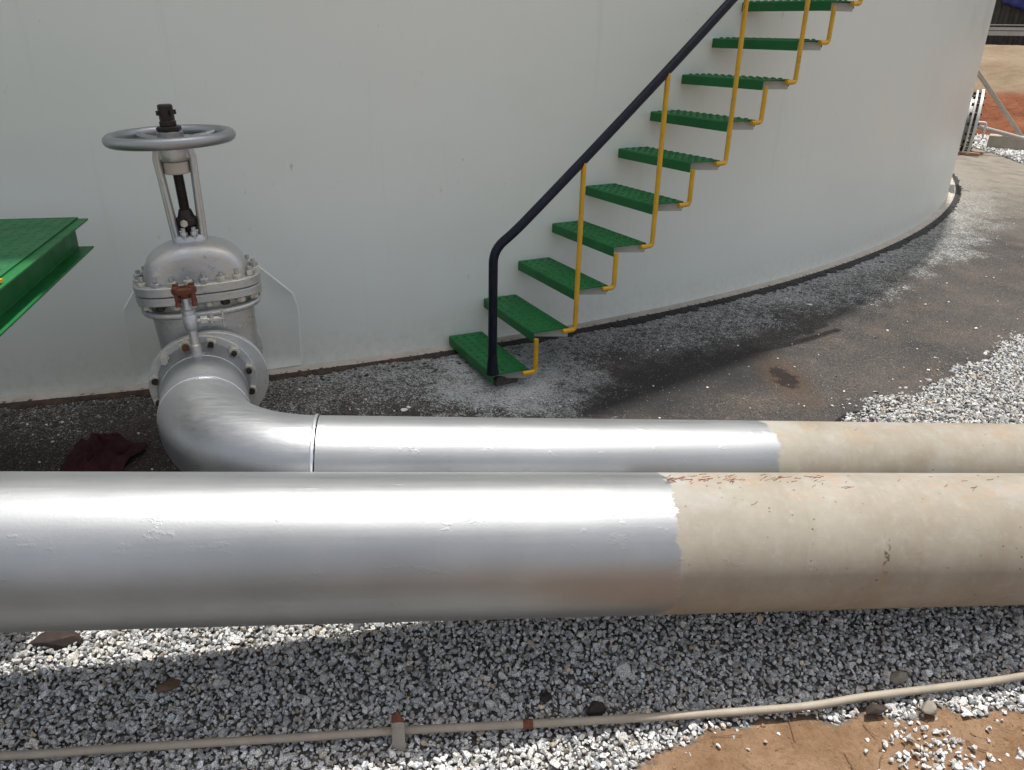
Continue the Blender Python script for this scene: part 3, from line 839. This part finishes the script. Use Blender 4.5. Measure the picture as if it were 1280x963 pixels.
for a in (.4, 2.2, 3.6, 5.3): b.box((.029 * math.cos(a), .029 * math.sin(a), 1.012), (.012, .008, .016), Matrix.Rotation(a, 3, 'Z'))
vp(b, 'stem_nut', M_stem, smooth=25)
for ch_ in valve.children:
    k_ = ch_.name.split('.')[0]
    if k_ in ('body_flange', 'bonnet_flange', 'bonnet', 'cast_mark', 'cast_boss', 'yoke', 'yoke_bushing', 'stem', 'gland_follower', 'brass_plug', 'gland_bolt', 'handwheel', 'stem_nut') or (k_ == 'nut' and any(c.name.startswith('lower') for c in ch_.children)):
        ch_.location.z -= .033
# tank nozzle behind the valve (part of the tank)
NZ = VO + wv * (HL + .004)
b = MB(); b.ring(.12, FR, 0, .034, NZ, wv, 72); b.lathe([(.178, .034), (.160, .075), (R2, .09), (R2, .72)], NZ, wv, 64)
nz = b.build('nozzle', M_flange, None, bevel=.003); nz.parent = tank; nz.matrix_parent_inverse = Matrix.Translation(-TC)

# ------------------------------------------------------------------ green access platform at the left
pa = Vector((-.225, .974, 0)).normalized(); pb = Vector((pa.y, -pa.x, 0))     # along the beam / to the right
TIP = Vector((-1.672, 3.0, .962))
plat = empty('access_platform', (TIP - pb * .5 - pa * .5).to_tuple()[:2] + (0,))
PIv = Matrix.Translation(-plat.location)
tag(plat, 'green steel access platform with channel edge beam and checker deck, cut off at the left', 'platform')
def pp(o, par=None):
    o.parent = plat; o.matrix_parent_inverse = PIv; return o
def pt(r, s, z): return TIP + pb * r - pa * s + Vector((0, 0, z))
LB = 1.10; WB = 1.15; HB = .118; FL = .062
def channel(m, r0, sgn, s0, s1):
    prof = [(0, 0), (0, -.008), (-(FL - .008) * sgn, -.008), (-(FL - .008) * sgn, -HB + .008), (0, -HB + .008), (0, -HB), (-FL * sgn, -HB), (-FL * sgn, 0)]
    m.prism(prof, pt(r0, 0, 0), pb, (0, 0, 1), -pa, s0, s1)
b = MB(); channel(b, 0, 1, 0, LB); pp(b.build('edge_beam', M_green, None, smooth=0, bevel=.002))
b = MB(); channel(b, -WB, -1, 0, LB); pp(b.build('edge_beam', M_green, None, smooth=0, bevel=.002))
for s in (.35, LB - .1):
    b = MB(); b.box(pt(-WB / 2, s, -.060), (WB - 2 * FL - .006, .05, .08), Matrix.Rotation(math.atan2(pb.y, pb.x), 3, 'Z')); pp(b.build('cross_member', M_green, None, smooth=0))
# deck with raised lozenges
b = MB(); b.prism([(-.035, .002), (-WB + .035, .002), (-WB + .035, LB), (-.035, LB)], pt(0, 0, 0), pb, -pa, (0, 0, 1), .0005, .006)
kx = 0
for i in range(26):
    for j in range(25):
        r = -.06 - i * .0415; s = .02 + j * .0425
        if r < -WB + .05: continue
        ang_ = PI / 4 if (i + j) % 2 else -PI / 4
        c_, s_ = math.cos(ang_), math.sin(ang_); P = []
        for (u, v, zz) in ((-.014, 0, .006), (0, -.004, .006), (.014, 0, .006), (0, .004, .006), (-.009, 0, .0078), (.009, 0, .0078)):
            P.append(pt(r + u * c_ - v * s_, s + u * s_ + v * c_, zz))
        b.add(P, [(0, 1, 4), (1, 5, 4), (1, 2, 5), (2, 3, 5), (3, 4, 5), (3, 0, 4)])
pp(b.build('deck', M_deck, None, smooth=0))
for r in (-.055, -WB + .055):
    b = MB(); b.sweep([pt(r, .90, .006), pt(r, .90, 1.05)], .019, 14); b.box(pt(r, .90, .010), (.08, .08, .008)); b.box(pt(r, .865, .035), (.05, .006, .055)); pp(b.build('guard_post', M_yel, None))
b = MB(); b.sweep([pt(-.055, .90, 1.05), pt(-WB + .055, .90, 1.05)], .019, 14); pp(b.build('guard_rail', M_yel, None))
for r in (-.78, -WB + .05):
    for s in (.12, LB - .12):
        b = MB(); p = pt(r, s, 0); b.box((p.x, p.y, .375), (.06, .06, .93)); pp(b.build('leg', M_green, None, smooth=0))

# ------------------------------------------------------------------ conduit, stake, rag and loose pieces
cond = [(-4.2, 1.26), (-2.3, 1.39), (-1.353, 1.456), (-1.107, 1.479), (-.834, 1.503), (-.576, 1.525), (-.293, 1.552), (.064, 1.579), (.499, 1.615), (.852, 1.647), (1.05, 1.682), (1.303, 1.722), (1.566, 1.769), (2.1, 1.90), (2.8, 2.04), (3.6, 2.16), (4.8, 2.25)]
def crm(P, n=10):
    out = []
    for i in range(len(P) - 1):
        p0, p1, p2, p3 = [np.array(P[max(0, min(len(P) - 1, j))]) for j in (i - 1, i, i + 1, i + 2)]
        for k in range(n):
            t = k / n; out.append(.5 * ((2 * p1) + (-p0 + p2) * t + (2 * p0 - 5 * p1 + 4 * p2 - p3) * t * t + (-p0 + 3 * p1 - 3 * p2 + p3) * t ** 3))
    out.append(np.array(P[-1])); return out
cp = [Vector((p[0], p[1], -.120 - .075 * sstep(1.95, 1.30, p[1]) + .046 + .004 * mnoise.noise(Vector((p[0] * 1.5, 0, 4))))) for p in crm(cond)]
b = MB(); b.sweep(cp, .0115, 14)
co = b.build('conduit_pipe', M_pvc, None); tag(co, 'thin beige plastic conduit pipe lying across the gravel in front of the big pipeline', 'conduit')
def near_x(x): return min(range(len(cp) - 1), key=lambda i: abs(cp[i].x - x))
i = near_x(.064); d_ = (cp[i + 1] - cp[i]).normalized()
b = MB(); b.sweep([cp[i] - d_ * .014, cp[i] + d_ * .014], .0135, 14); b.build('coupling', M_rust, co)
b = MB()
i = near_x(-.293); q = cp[i] + Vector((.0, -.026, 0))
Mst = Matrix.Rotation(.10, 3, 'Z') @ Matrix.Rotation(math.radians(-6), 3, 'X')
sx_, sy_, sz_ = Mst @ Vector((1, 0, 0)), Mst @ Vector((0, 1, 0)), Mst @ Vector((0, 0, 1)); so_ = Vector((q.x, q.y, -.118))
b.prism([(-.018, -.085), (.018, -.085), (.0175, .052), (.006, .0525), (-.018, .051)], so_, sx_, sz_, sy_, -.003, .003)
b.prism([(-.018, -.085), (-.0125, -.085), (-.0125, .05), (-.018, .05)], so_, sx_, sz_, sy_, .0032, .026)
st = b.build('steel_stake', M_stake, None, smooth=0, bevel=.0012); tag(st, 'short angle iron stake driven into the gravel, holding the conduit', 'stake')
b = MB(); b.prism([(-.0185, .050), (.0055, .0515), (.018, .049), (.0165, .058), (.009, .066), (.004, .082), (-.003, .086), (-.006, .074), (-.013, .077), (-.0175, .066)], so_, sx_, sz_, sy_, -.0034, .0034); b.build('rusty_top', M_rust, st, smooth=0, bevel=.0012)

def rag():
    n = 46; V = []; F = []
    for j in range(n):
        for i in range(n):
            u = i / (n - 1) - .5; v = j / (n - 1) - .5
            x = u * .27 + .03 * mnoise.noise(Vector((u * 3, v * 3, 2))); y = v * .30 + .03 * mnoise.noise(Vector((u * 3, v * 3, 9)))
            rid = abs(mnoise.noise(Vector((u * 4.2 + v * 2.5, v * 3.4 - u, 4)))) ; rid2 = abs(mnoise.noise(Vector((u * 9 - v * 4, v * 8, 6))))
            z = .085 * (max(0, 1 - (u * u + v * v) * 3.4)) * (1.15 - 1.5 * rid) + .03 * (1 - 2 * rid2) * max(0, 1 - (u * u + v * v) * 3) + .012
            wx, wy = -1.72 + x, 2.80 + y
            V.append((wx, wy, max(.006, z) + apron_z(wx, wy)))
    F = [(j * n + i, j * n + i + 1, (j + 1) * n + i + 1, (j + 1) * n + i) for j in range(n - 1) for i in range(n - 1)]
    m = MB(); m.add(V, F); o = m.build('rag', M_rag, None, smooth=180)
    s = o.modifiers.new('thick', 'SOLIDIFY'); s.thickness = .003; s.offset = 1
    s = o.modifiers.new('sub', 'SUBSURF'); s.levels = s.render_levels = 1
    tag(o, 'crumpled maroon rag on the dark ground under the green platform', 'rag')
rag()

def hull(rs, npts, sq=(1, 1, 1)):
    bm = bmesh.new()
    for _ in range(npts):
        v = Vector(rs.normal(size=3)).normalized() * rs.uniform(.82, 1.12)
        bm.verts.new((v.x * sq[0], v.y * sq[1], v.z * sq[2]))
    r = bmesh.ops.convex_hull(bm, input=bm.verts)
    dead = [v for v in bm.verts if not v.link_faces]
    bmesh.ops.delete(bm, geom=dead, context='VERTS')
    bmesh.ops.triangulate(bm, faces=bm.faces); bm.verts.index_update()
    V = np.array([v.co[:] for v in bm.verts]); F = np.array([[v.index for v in f.verts] for f in bm.faces]); bm.free()
    return V, F
def lump(name, x, y, size, sq, mat, label, cat, seed, dz=0, rot=0, group=None):
    rs = np.random.default_rng(seed); V, F = hull(rs, 26, sq)
    M = Matrix.Rotation(rot, 3, 'Z'); m = MB()
    m.add([M @ (Vector(v) * size) for v in V], [tuple(f) for f in F])
    o = m.build(name, mat, None, smooth=30, bevel=size * .06); o.location = (x, y, ground_z(x, y) + .010 + dz)
    tag(o, label, cat, group)
lump('clod', .263, 1.642, .030, (1.1, .75, .85), M_leaf, 'dark brown lump on the shaded gravel, larger of the two, near the conduit', 'clod', 3, .02, .4)
lump('clod', .117, 1.679, .020, (1.2, .8, .7), M_leaf, 'small blackish lump on the shaded gravel left of the bigger brown lump', 'clod', 5, .018, 1.2)
lump('flat_stone', 1.188, 1.765, .032, (1.1, .8, .45), M_slab, 'flat tan stone lying on the shaded gravel above the conduit', 'stone', 8, .02, .3)
lump('dark_stone', 1.067, 1.645, .030, (1.4, .6, .45), M_leaf, 'dark flat stone just below the conduit at the edge of the orange soil', 'stone', 9, .02, .2)
lump('grey_stone', 1.228, 1.655, .028, (1, .8, .7), M_slab, 'rounded grey brown stone below the conduit, right of the dark flat one', 'stone', 12, .02, 0)
# dark lump added to stand in for a shaded shallow hole, far left
lump('hole_lump', -1.413, 1.854, .062, (1.35, .75, .55), M_leaf, 'dark lump standing in for a shaded hole in the sunlit strip of gravel under the pipeline, far left', 'clod', 21, .006, .1)
lump('brown_clod', -1.0, 1.697, .03, (1.3, .8, .4), M_twig, 'flat brown scrap lying among the shaded gravel at left', 'clod', 22, .016, .1)

# ------------------------------------------------------------------ gravel: individual chips joined as stuff
def scatter(name, pts, label, bright=1.0, mat=None):
    """pts: arrays x,y,z,size"""
    X, Y, Z, Sz = pts; N = len(X); nv = 18
    Vs = []; Fs = []; Cs = []; base = 0
    which = rng.integers(0, nv, N)
    for k in range(nv):
        sq = (1.0, rng.uniform(.62, .95), rng.uniform(.5, .8))
        V, F = hull(rng, int(rng.integers(10, 16)), sq)
        idx = np.where(which == k)[0]; m = len(idx)
        if not m: continue
        q = rng.normal(size=(m, 4)); q[:, 1:3] *= .45; q /= np.linalg.norm(q, axis=1)[:, None]
        w, x, y, z = q.T
        Rm = np.stack([1 - 2 * (y * y + z * z), 2 * (x * y - z * w), 2 * (x * z + y * w), 2 * (x * y + z * w), 1 - 2 * (x * x + z * z), 2 * (y * z - x * w), 2 * (x * z - y * w), 2 * (y * z + x * w), 1 - 2 * (x * x + y * y)], 1).reshape(m, 3, 3)
        P = np.einsum('mij,vj->mvi', Rm, V) * Sz[idx][:, None, None] + np.stack([X[idx], Y[idx], Z[idx]], 1)[:, None, :]
        Vs.append(P.reshape(-1, 3)); n = len(V)
        Fs.append((F[None] + (np.arange(m) * n)[:, None, None]).reshape(-1, 3) + base); base += m * n
        g = rng.normal(.86, .17, m).clip(.4, 1.2)
        warm = rng.normal(0, .03, m); tan = rng.random(m) < .04
        c = np.stack([g * (1 + warm), g * (1 + .15 * warm), g * (1 - warm), np.ones(m)], 1)
        c[tan] *= (.95, .80, .63, 1)
        c[:, :3] *= bright
        Cs.append(np.repeat(c, n, 0))
    V = np.concatenate(Vs); F = np.concatenate(Fs); Cc = np.concatenate(Cs)
    me = bpy.data.meshes.new(name)
    me.vertices.add(len(V)); me.vertices.foreach_set('co', V.astype(np.float32).ravel())
    me.loops.add(len(F) * 3); me.loops.foreach_set('vertex_index', F.astype(np.int32).ravel())
    me.polygons.add(len(F)); me.polygons.foreach_set('loop_start', np.arange(0, len(F) * 3, 3, dtype=np.int32))
    me.update(calc_edges=True)
    me.polygons.foreach_set('use_smooth', np.zeros(len(F), bool))
    a = me.color_attributes.new('tint', 'FLOAT_COLOR', 'POINT'); a.data.foreach_set('color', Cc.astype(np.float32).ravel())
    me.materials.append(mat or M_stone)
    o = bpy.data.objects.new(name, me); link(o); tag(o, label, 'loose ground' if mat else 'gravel', kind='stuff')
def jit(x0, x1, y0, y1, sp):
    xs, ys = np.meshgrid(np.arange(x0, x1, sp), np.arange(y0, y1, sp))
    return (xs + rng.uniform(-.5, .5, xs.shape) * sp).ravel(), (ys + rng.uniform(-.5, .5, xs.shape) * sp).ravel()
def gravel_near():
    X = []; Y = []; Z = []; S_ = []
    for layer in range(2):
        xs, ys = jit(-3.2, 3.7, 1.0, 2.55, .0150)
        for x, y in zip(xs, ys):
            if rad(x, y) < AP - .02 + .1 * mnoise.noise(Vector((x * 3, y * 3, 1))): continue
            m = soil_mask(x, y); k = random.random()
            patch = mnoise.noise(Vector((x * 4, y * 4, 12))) + .5 * mnoise.noise(Vector((x * 11, y * 11, 3)))
            clus = sstep(.15, .05, math.hypot((x - 1.19) * .8, y - 1.50) + .06 * patch)
            if m > .5 and random.random() > clus * .55:
                keep = .035 + .5 * max(0, patch - .15) + .12 * sstep(1.1, 1.5, x)
                if layer or k > keep: continue
            elif m > .2 and k > .85: continue
            s = .0082 * math.exp(random.gauss(0, .27)) * (1.1 if layer else 1)
            if random.random() < .03: s *= 1.5
            X.append(x); Y.append(y); S_.append(s); Z.append(ground_z(x, y) + s * (.25 if m > .5 else .45) + (.009 if layer else 0) + random.uniform(-.003, .005))
    return [np.array(a) for a in (X, Y, Z, S_)]
scatter('gravel', gravel_near(), 'crushed pale granite gravel spread under and in front of the pipelines')
def clods():
    X = []; Y = []; Z = []; S_ = []
    for _ in range(9000):
        x = random.uniform(.1, 3.4); y = random.uniform(.95, 1.85)
        if soil_mask(x, y) < .25 or random.random() > .25 + .6 * max(0, mnoise.noise(Vector((x * 5, y * 5, 21)))): continue
        s = .0026 * math.exp(random.gauss(0, .5)); X.append(x); Y.append(y); S_.append(s); Z.append(ground_z(x, y) + s * .2)
    return [np.array(a) for a in (X, Y, Z, S_)]
M_clod = simple('soil_crumb', (.27, .165, .092), .95, 0, .4, 60, .4, 200, spec=.1)
scatter('soil_crumbs', clods(), 'loose crumbs of orange brown soil at the lower right', 1, M_clod)
def gravel_right():
    X = []; Y = []; Z = []; S_ = []
    for layer in range(2):
        xs, ys = jit(1.2, 6.2, 2.55, 6.4, .0190)
        for x, y in zip(xs, ys):
            r = rad(x, y); e = .12 * mnoise.noise(Vector((x * 2.3, y * 2.3, 4))) + .06 * mnoise.noise(Vector((x * 8, y * 8, 4)))
            if r < AP - .03 + e:
                if layer or r < AP - .28 + e or random.random() > .45 * max(0, (r - AP + .30 - e) / .28) ** 4 + .004: continue
            if r > AP + 1.7: continue
            s = .0102 * math.exp(random.gauss(0, .28))
            X.append(x); Y.append(y); S_.append(s)
            zb = max(ground_z(x, y), apron_z(x, y) - .01 if r < AP + .10 else -1)
            Z.append(zb + s * .45 + (.010 if layer else 0) + random.uniform(-.003, .005))
    return [np.array(a) for a in (X, Y, Z, S_)]
scatter('gravel', gravel_right(), 'crushed pale granite gravel piled at the right edge of the asphalt apron', .82)
d0 = Vector((.515, .857, 0)); e0_ = Vector((.857, -.515, 0))
def gravel_far():
    X = []; Y = []; Z = []; S_ = []
    us, vs = jit(12.6, 19.2, -2.5, 2.6, .052)
    for u, v in zip(us, vs):
        p = d0 * u + e0_ * v; r = rad(p.x, p.y)
        if r < AP + .05 or r > 16.4 + .3 * mnoise.noise(p): continue
        s = .033 * math.exp(random.gauss(0, .25))
        X.append(p.x); Y.append(p.y); S_.append(s); Z.append(ground_z(p.x, p.y) + s * .3)
    return [np.array(a) for a in (X, Y, Z, S_)]
scatter('gravel', gravel_far(), 'band of grey gravel beyond the manway behind the tank')

def grit():
    X = []; Y = []; Z = []; S_ = []
    for _ in range(15000):
        x = random.uniform(-2.2, 4.5); t = random.random()
        y0 = TC.y - math.sqrt(TR ** 2 - (x - TC.x) ** 2)
        y = y0 - .10 - 1.5 * t * t
        r = rad(x, y)
        if r > AP - .1 or r < TR + .08: continue
        s = .0022 * math.exp(random.gauss(0, .42)); X.append(x); Y.append(y); S_.append(s); Z.append(apron_z(x, y) + s * .3)
    return [np.array(a) for a in (X, Y, Z, S_)]
scatter('grit', grit(), 'fine loose grit scattered over the asphalt apron near the tank foot', .42)
# white paint flakes on the apron
def flakes():
    m = MB()
    spots = [(2.03, 5.05, .022), (2.9, 5.2, .012), (3.05, 4.8, .012), (2.4, 4.1, .010), (-.52, 3.33, .020), (-.50, 3.36, .012)]
    for _ in range(170):
        t = math.radians(random.uniform(-72, -30)); r = random.uniform(12.75, 14.1)
        spots.append((TC.x + r * math.cos(t), TC.y + r * math.sin(t), random.uniform(.003, .008)))
    for _ in range(50):
        spots.append((random.uniform(-2.2, -.3), random.uniform(2.55, 3.4), random.uniform(.003, .009)))
    for x, y, s in spots:
        if rad(x, y) > AP - .05: continue
        k = random.randint(4, 6); a0 = random.random() * 6; z = apron_z(x, y) + .004
        P = [(x + s * random.uniform(.6, 1.2) * math.cos(a0 + 2 * PI * i / k), y + s * random.uniform(.5, 1) * math.sin(a0 + 2 * PI * i / k), z + random.uniform(0, .004)) for i in range(k)]
        P += [(p[0], p[1], p[2] - .004) for p in P]
        m.add(P, [tuple(range(k)), tuple(range(2 * k - 1, k - 1, -1))] + [(i, (i + 1) % k, k + (i + 1) % k, k + i) for i in range(k)])
    o = m.build('paint_flakes', M_chip, None, smooth=0); tag(o, 'white paint flakes and pale grit strewn over the asphalt apron', 'flakes', kind='stuff')
flakes()

# straw on top of the bare part of the pipeline, twigs on the soil
def straw():
    m = MB()
    cl = [(.455, 96, .012, 16), (.545, 95, .02, 16), (.64, 96, .03, 20), (.76, 96, .03, 16), (.90, 95, .02, 8)]
    todo = [(random.gauss(cx_, sd_), random.gauss(ph_, 4)) for cx_, ph_, sd_, k_ in cl for _ in range(k_)] + [(random.uniform(.45, 2.3), random.gauss(94, 9)) for _ in range(40)]
    for i, (x, phd) in enumerate(todo):
        ph = math.radians(phd); L_ = random.uniform(.006, .028) * (1.9 if i % 6 == 0 else 1); d = random.gauss(.55, .25) if i % 7 else random.gauss(-.5, .3); P = []
        r_ = R1 + .0010; bend = random.gauss(0, .0015)
        for k in range(5):
            t = k / 4 - .5; xx_ = x + L_ * t * math.cos(d); a = ph + (L_ * t * math.sin(d) + bend * (4 * t * t)) / R1
            rr = r_ + .002 * t * t
            P.append(F1 @ Vector((xx_, -rr * math.cos(a), rr * math.sin(a))))
        m.sweep(P, random.uniform(.0003, .0009), 5)
    o = m.build('straw_litter', M_straw, None); tag(o, 'reddish dry straw bits caught on top of the bare beige pipeline', 'litter', kind='stuff')
straw()
def twigs():
    m = MB()
    for i in range(52):
        x = random.uniform(.25, 1.9); y = random.uniform(1.30, 1.75)
        if soil_mask(x, y) < .2 and random.random() < .75: continue
        a = random.gauss(-.5, .7); L_ = random.uniform(.02, .10); P = []
        for k in range(5):
            t = k / 4 - .5; xx_ = x + L_ * t * math.cos(a); yy = y + L_ * t * math.sin(a) + .006 * math.sin(t * 4 + i)
            P.append((xx_, yy, ground_z(xx_, yy) + .005 + .008 * (t + .5) * random.random()))
        m.sweep(P, [random.uniform(.0006, .0015)] * 5, 5)
    o = m.build('twig_litter', M_twig, None); tag(o, 'thin dry twigs scattered on the orange soil at lower right', 'litter', kind='stuff')
twigs()

# ------------------------------------------------------------------ far background at the right edge
def bank():
    us = np.concatenate([[19.0, 19.5], np.arange(19.6, 25.6, .11), [27, 32, 45, 70]]); vs = np.concatenate([[-30, -15, -8], np.arange(-5, 5, .11), [8, 15, 30, 60]])
    V = []; red = []
    for u in us:
        for v in vs:
            n = .12 * mnoise.noise(Vector((u * .7, v * .7, 2))) + .06 * mnoise.noise(Vector((u * 2.2 + v, v * 2.2, 2))) + .03 * mnoise.noise(Vector((u * 6, v * 6, 2)))
            w = u + .35 * mnoise.noise(Vector((v * .6, 1, 8)))
            z = -.3 + .35 * sstep(19.2, 19.7, w) + .65 * sstep(19.6, 20.7, w) + .90 * min(1, max(0, (w - 20.7) / 4.2))
            z += n * sstep(19.6, 20.2, u) * (1 - .7 * sstep(24.3, 25, u))
            p = d0 * u + e0_ * v; V.append((p.x, p.y, z)); red.append(1 - sstep(20.4, 21.1, w + .5 * n))
    k = len(vs); F = [(i * k + j, i * k + j + 1, (i + 1) * k + j + 1, (i + 1) * k + j) for i in range(len(us) - 1) for j in range(k - 1)]
    me = bpy.data.meshes.new('embankment'); me.from_pydata(V, [], F); me.polygons.foreach_set('use_smooth', [True] * len(F))
    a = me.attributes.new('red', 'FLOAT', 'POINT'); a.data.foreach_set('value', red); me.materials.append(M_bank)
    o = bpy.data.objects.new('embankment', me); link(o); tag(o, kind='structure')
bank()
Mb = Matrix.Rotation(math.atan2(e0_.y, e0_.x), 3, 'Z')
def bp(u, v, z): return d0 * u + e0_ * v + Vector((0, 0, z))
# long dark clad wall
b = MB(); prof = []
for i in range(160):
    v = -10 + i * .25; prof += [(v, 0), (v + .09, 0), (v + .125, .04), (v + .215, .04)]
poly = prof + [(30, .2), (-10, .2)]
b.prism(poly, bp(28.6, 0, 0), e0_, d0, (0, 0, 1), 1.45, 5.5)
cw = b.build('cladding_wall', M_dark, None, smooth=0); tag(cw, 'dark ribbed cladding wall in the far background at top right', 'wall')
# guard rail of two pale beams on posts
gr = empty('guard_rail', tuple(bp(26.2, 0, 1.55)))
tag(gr, 'pale double beam guard rail on top of the tan bank at top right', 'guard rail'); GI = Matrix.Translation(-gr.location)
for z0, z1, dep in ((1.835, 1.945, .10), (1.962, 2.035, .14), (2.085, 2.105, .05)):
    b = MB(); b.box(bp(26.2, 10, (z0 + z1) / 2), (40, dep, z1 - z0), Mb); o = b.build('beam', M_kerbc, None, smooth=0); o.parent = gr; o.matrix_parent_inverse = GI
for i in range(12):
    b = MB(); b.box(bp(26.33, -8 + i * 3 - .35, 1.83), (.11, .08, .62), Mb); o = b.build('post', M_conc, None, smooth=0); o.parent = gr; o.matrix_parent_inverse = GI
# blue tarpaulin hanging on the wall
V = []; n = 14
for j in range(n):
    for i in range(n):
        v = -.95 + .75 * i / (n - 1) + .05 * math.sin(j * .8); z = 2.45 + 1.1 * j / (n - 1)
        V.append(bp(28.50 - .05 * math.sin(i * 1.3 + j * .2) - .03 * math.sin(j * 1.1), v + .25 * (1 - j / (n - 1)) * 0, z + .25 * (1 - i / n) * (1 - j / n)))
b = MB(); b.add(V, [(j * n + i, j * n + i + 1, (j + 1) * n + i + 1, (j + 1) * n + i) for j in range(n - 1) for i in range(n - 1)])
tp = b.build('tarpaulin', M_blue, None, smooth=180); s = tp.modifiers.new('thick', 'SOLIDIFY'); s.thickness = .01
tag(tp, 'blue tarpaulin hanging on the dark wall at the top right corner', 'tarpaulin')
# raking prop pipe
b = MB(); q0 = Vector((9.70, 15.27, -.11)); q1 = Vector((6.75, 12.75, 1.50)); b.sweep([q0, q1], .036, 14)
po = b.build('prop_pipe', M_galv, None); tag(po, 'slanting grey pipe leaning up towards the tank beyond the manway', 'pipe')
b = MB(); b.lathe([(.085, -.012), (.085, .012), (.045, .016)], q0 + Vector((0, 0, .012)), (0, 0, 1), 16); b.build('base_plate', M_galv, po)
# low pipe, timber and concrete block on the ground by the manway
b = MB(); b.sweep([(6.6, 13.5, .62), (8.34, 13.5, .23), (9.3, 13.5, .015)], .034, 12); o = b.build('ground_pipe', M_galv, None); tag(o, 'low beige pipe lying behind the manway in front of the red bank', 'pipe')
b = MB(); b.box(bp(16.9, .10, .02), (.62, .3, .26), Mb); o = b.build('concrete_block', M_conc, None, bevel=.015); tag(o, 'dull concrete block beside the gravel below the red bank', 'block')
for k, (u, v, L_, rz, lab) in enumerate(((15.0, -.42, .34, .25, 'longer reddish timber batten below the manway, nearer the camera'), (15.4, -.36, .30, .1, 'short timber batten below the manway, behind the longer one'))):
    p = bp(u, v, 0); z = apron_z(p.x, p.y) if rad(p.x, p.y) < AP else ground_z(p.x, p.y)
    b = MB(); b.box((p.x, p.y, z + .03), (L_, .07, .05), Mb @ Matrix.Rotation(-rz, 3, 'Z')); o = b.build('timber_batten', M_wood, None, bevel=.004); tag(o, lab, 'timber')

# ------------------------------------------------------------------ camera, light, world
TH_ = math.atan((481.5 - 42) / 963.); RO = .02
Fw = Vector((0, math.cos(TH_), -math.sin(TH_))); Uw = Vector((0, math.sin(TH_), math.cos(TH_))); Xw = Vector((1, 0, 0))
Rr = Xw * math.cos(RO) + Uw * math.sin(RO); Up = Uw * math.cos(RO) - Xw * math.sin(RO)
cam = bpy.data.cameras.new('camera'); co_ = bpy.data.objects.new('camera', cam); COL.objects.link(co_)
co_.matrix_world = Matrix(((Rr.x, Up.x, -Fw.x, 0), (Rr.y, Up.y, -Fw.y, 0), (Rr.z, Up.z, -Fw.z, 1.65), (0, 0, 0, 1)))
cam.sensor_width = 36; cam.lens = 963 / 1280 * 36; cam.clip_start = .05; cam.clip_end = 1000
SC.camera = co_
SUND = Vector((.072, .135, 1)).normalized()            # towards the sun
sun = bpy.data.lights.new('sun', 'SUN'); so = bpy.data.objects.new('sun', sun); COL.objects.link(so)
sun.energy = 3.0; sun.angle = math.radians(.53); sun.color = (1, .97, .92)
so.rotation_euler = (-SUND).to_track_quat('-Z', 'Y').to_euler(); so.location = (3, 3, 15)
w = bpy.data.worlds.new('World'); SC.world = w; w.use_nodes = True
nt = w.node_tree; sky = nt.nodes.new('ShaderNodeTexSky'); sky.sky_type = 'NISHITA'; sky.sun_disc = False
sky.sun_elevation = math.asin(SUND.z); sky.sun_rotation = math.atan2(SUND.x, SUND.y)
sky.air_density = .7; sky.dust_density = 3.0; sky.ozone_density = 1.0
hs = nt.nodes.new('ShaderNodeHueSaturation'); hs.inputs['Saturation'].default_value = .38      # hazy, milky tropical sky
nt.links.new(sky.outputs[0], hs.inputs['Color']); nt.links.new(hs.outputs[0], nt.nodes['Background'].inputs[0]); nt.nodes['Background'].inputs[1].default_value = .13
SC.view_settings.view_transform = 'Standard'; SC.view_settings.look = 'None'
SC.view_settings.exposure = .8; SC.view_settings.gamma = 1
SC.cycles.max_bounces = 8
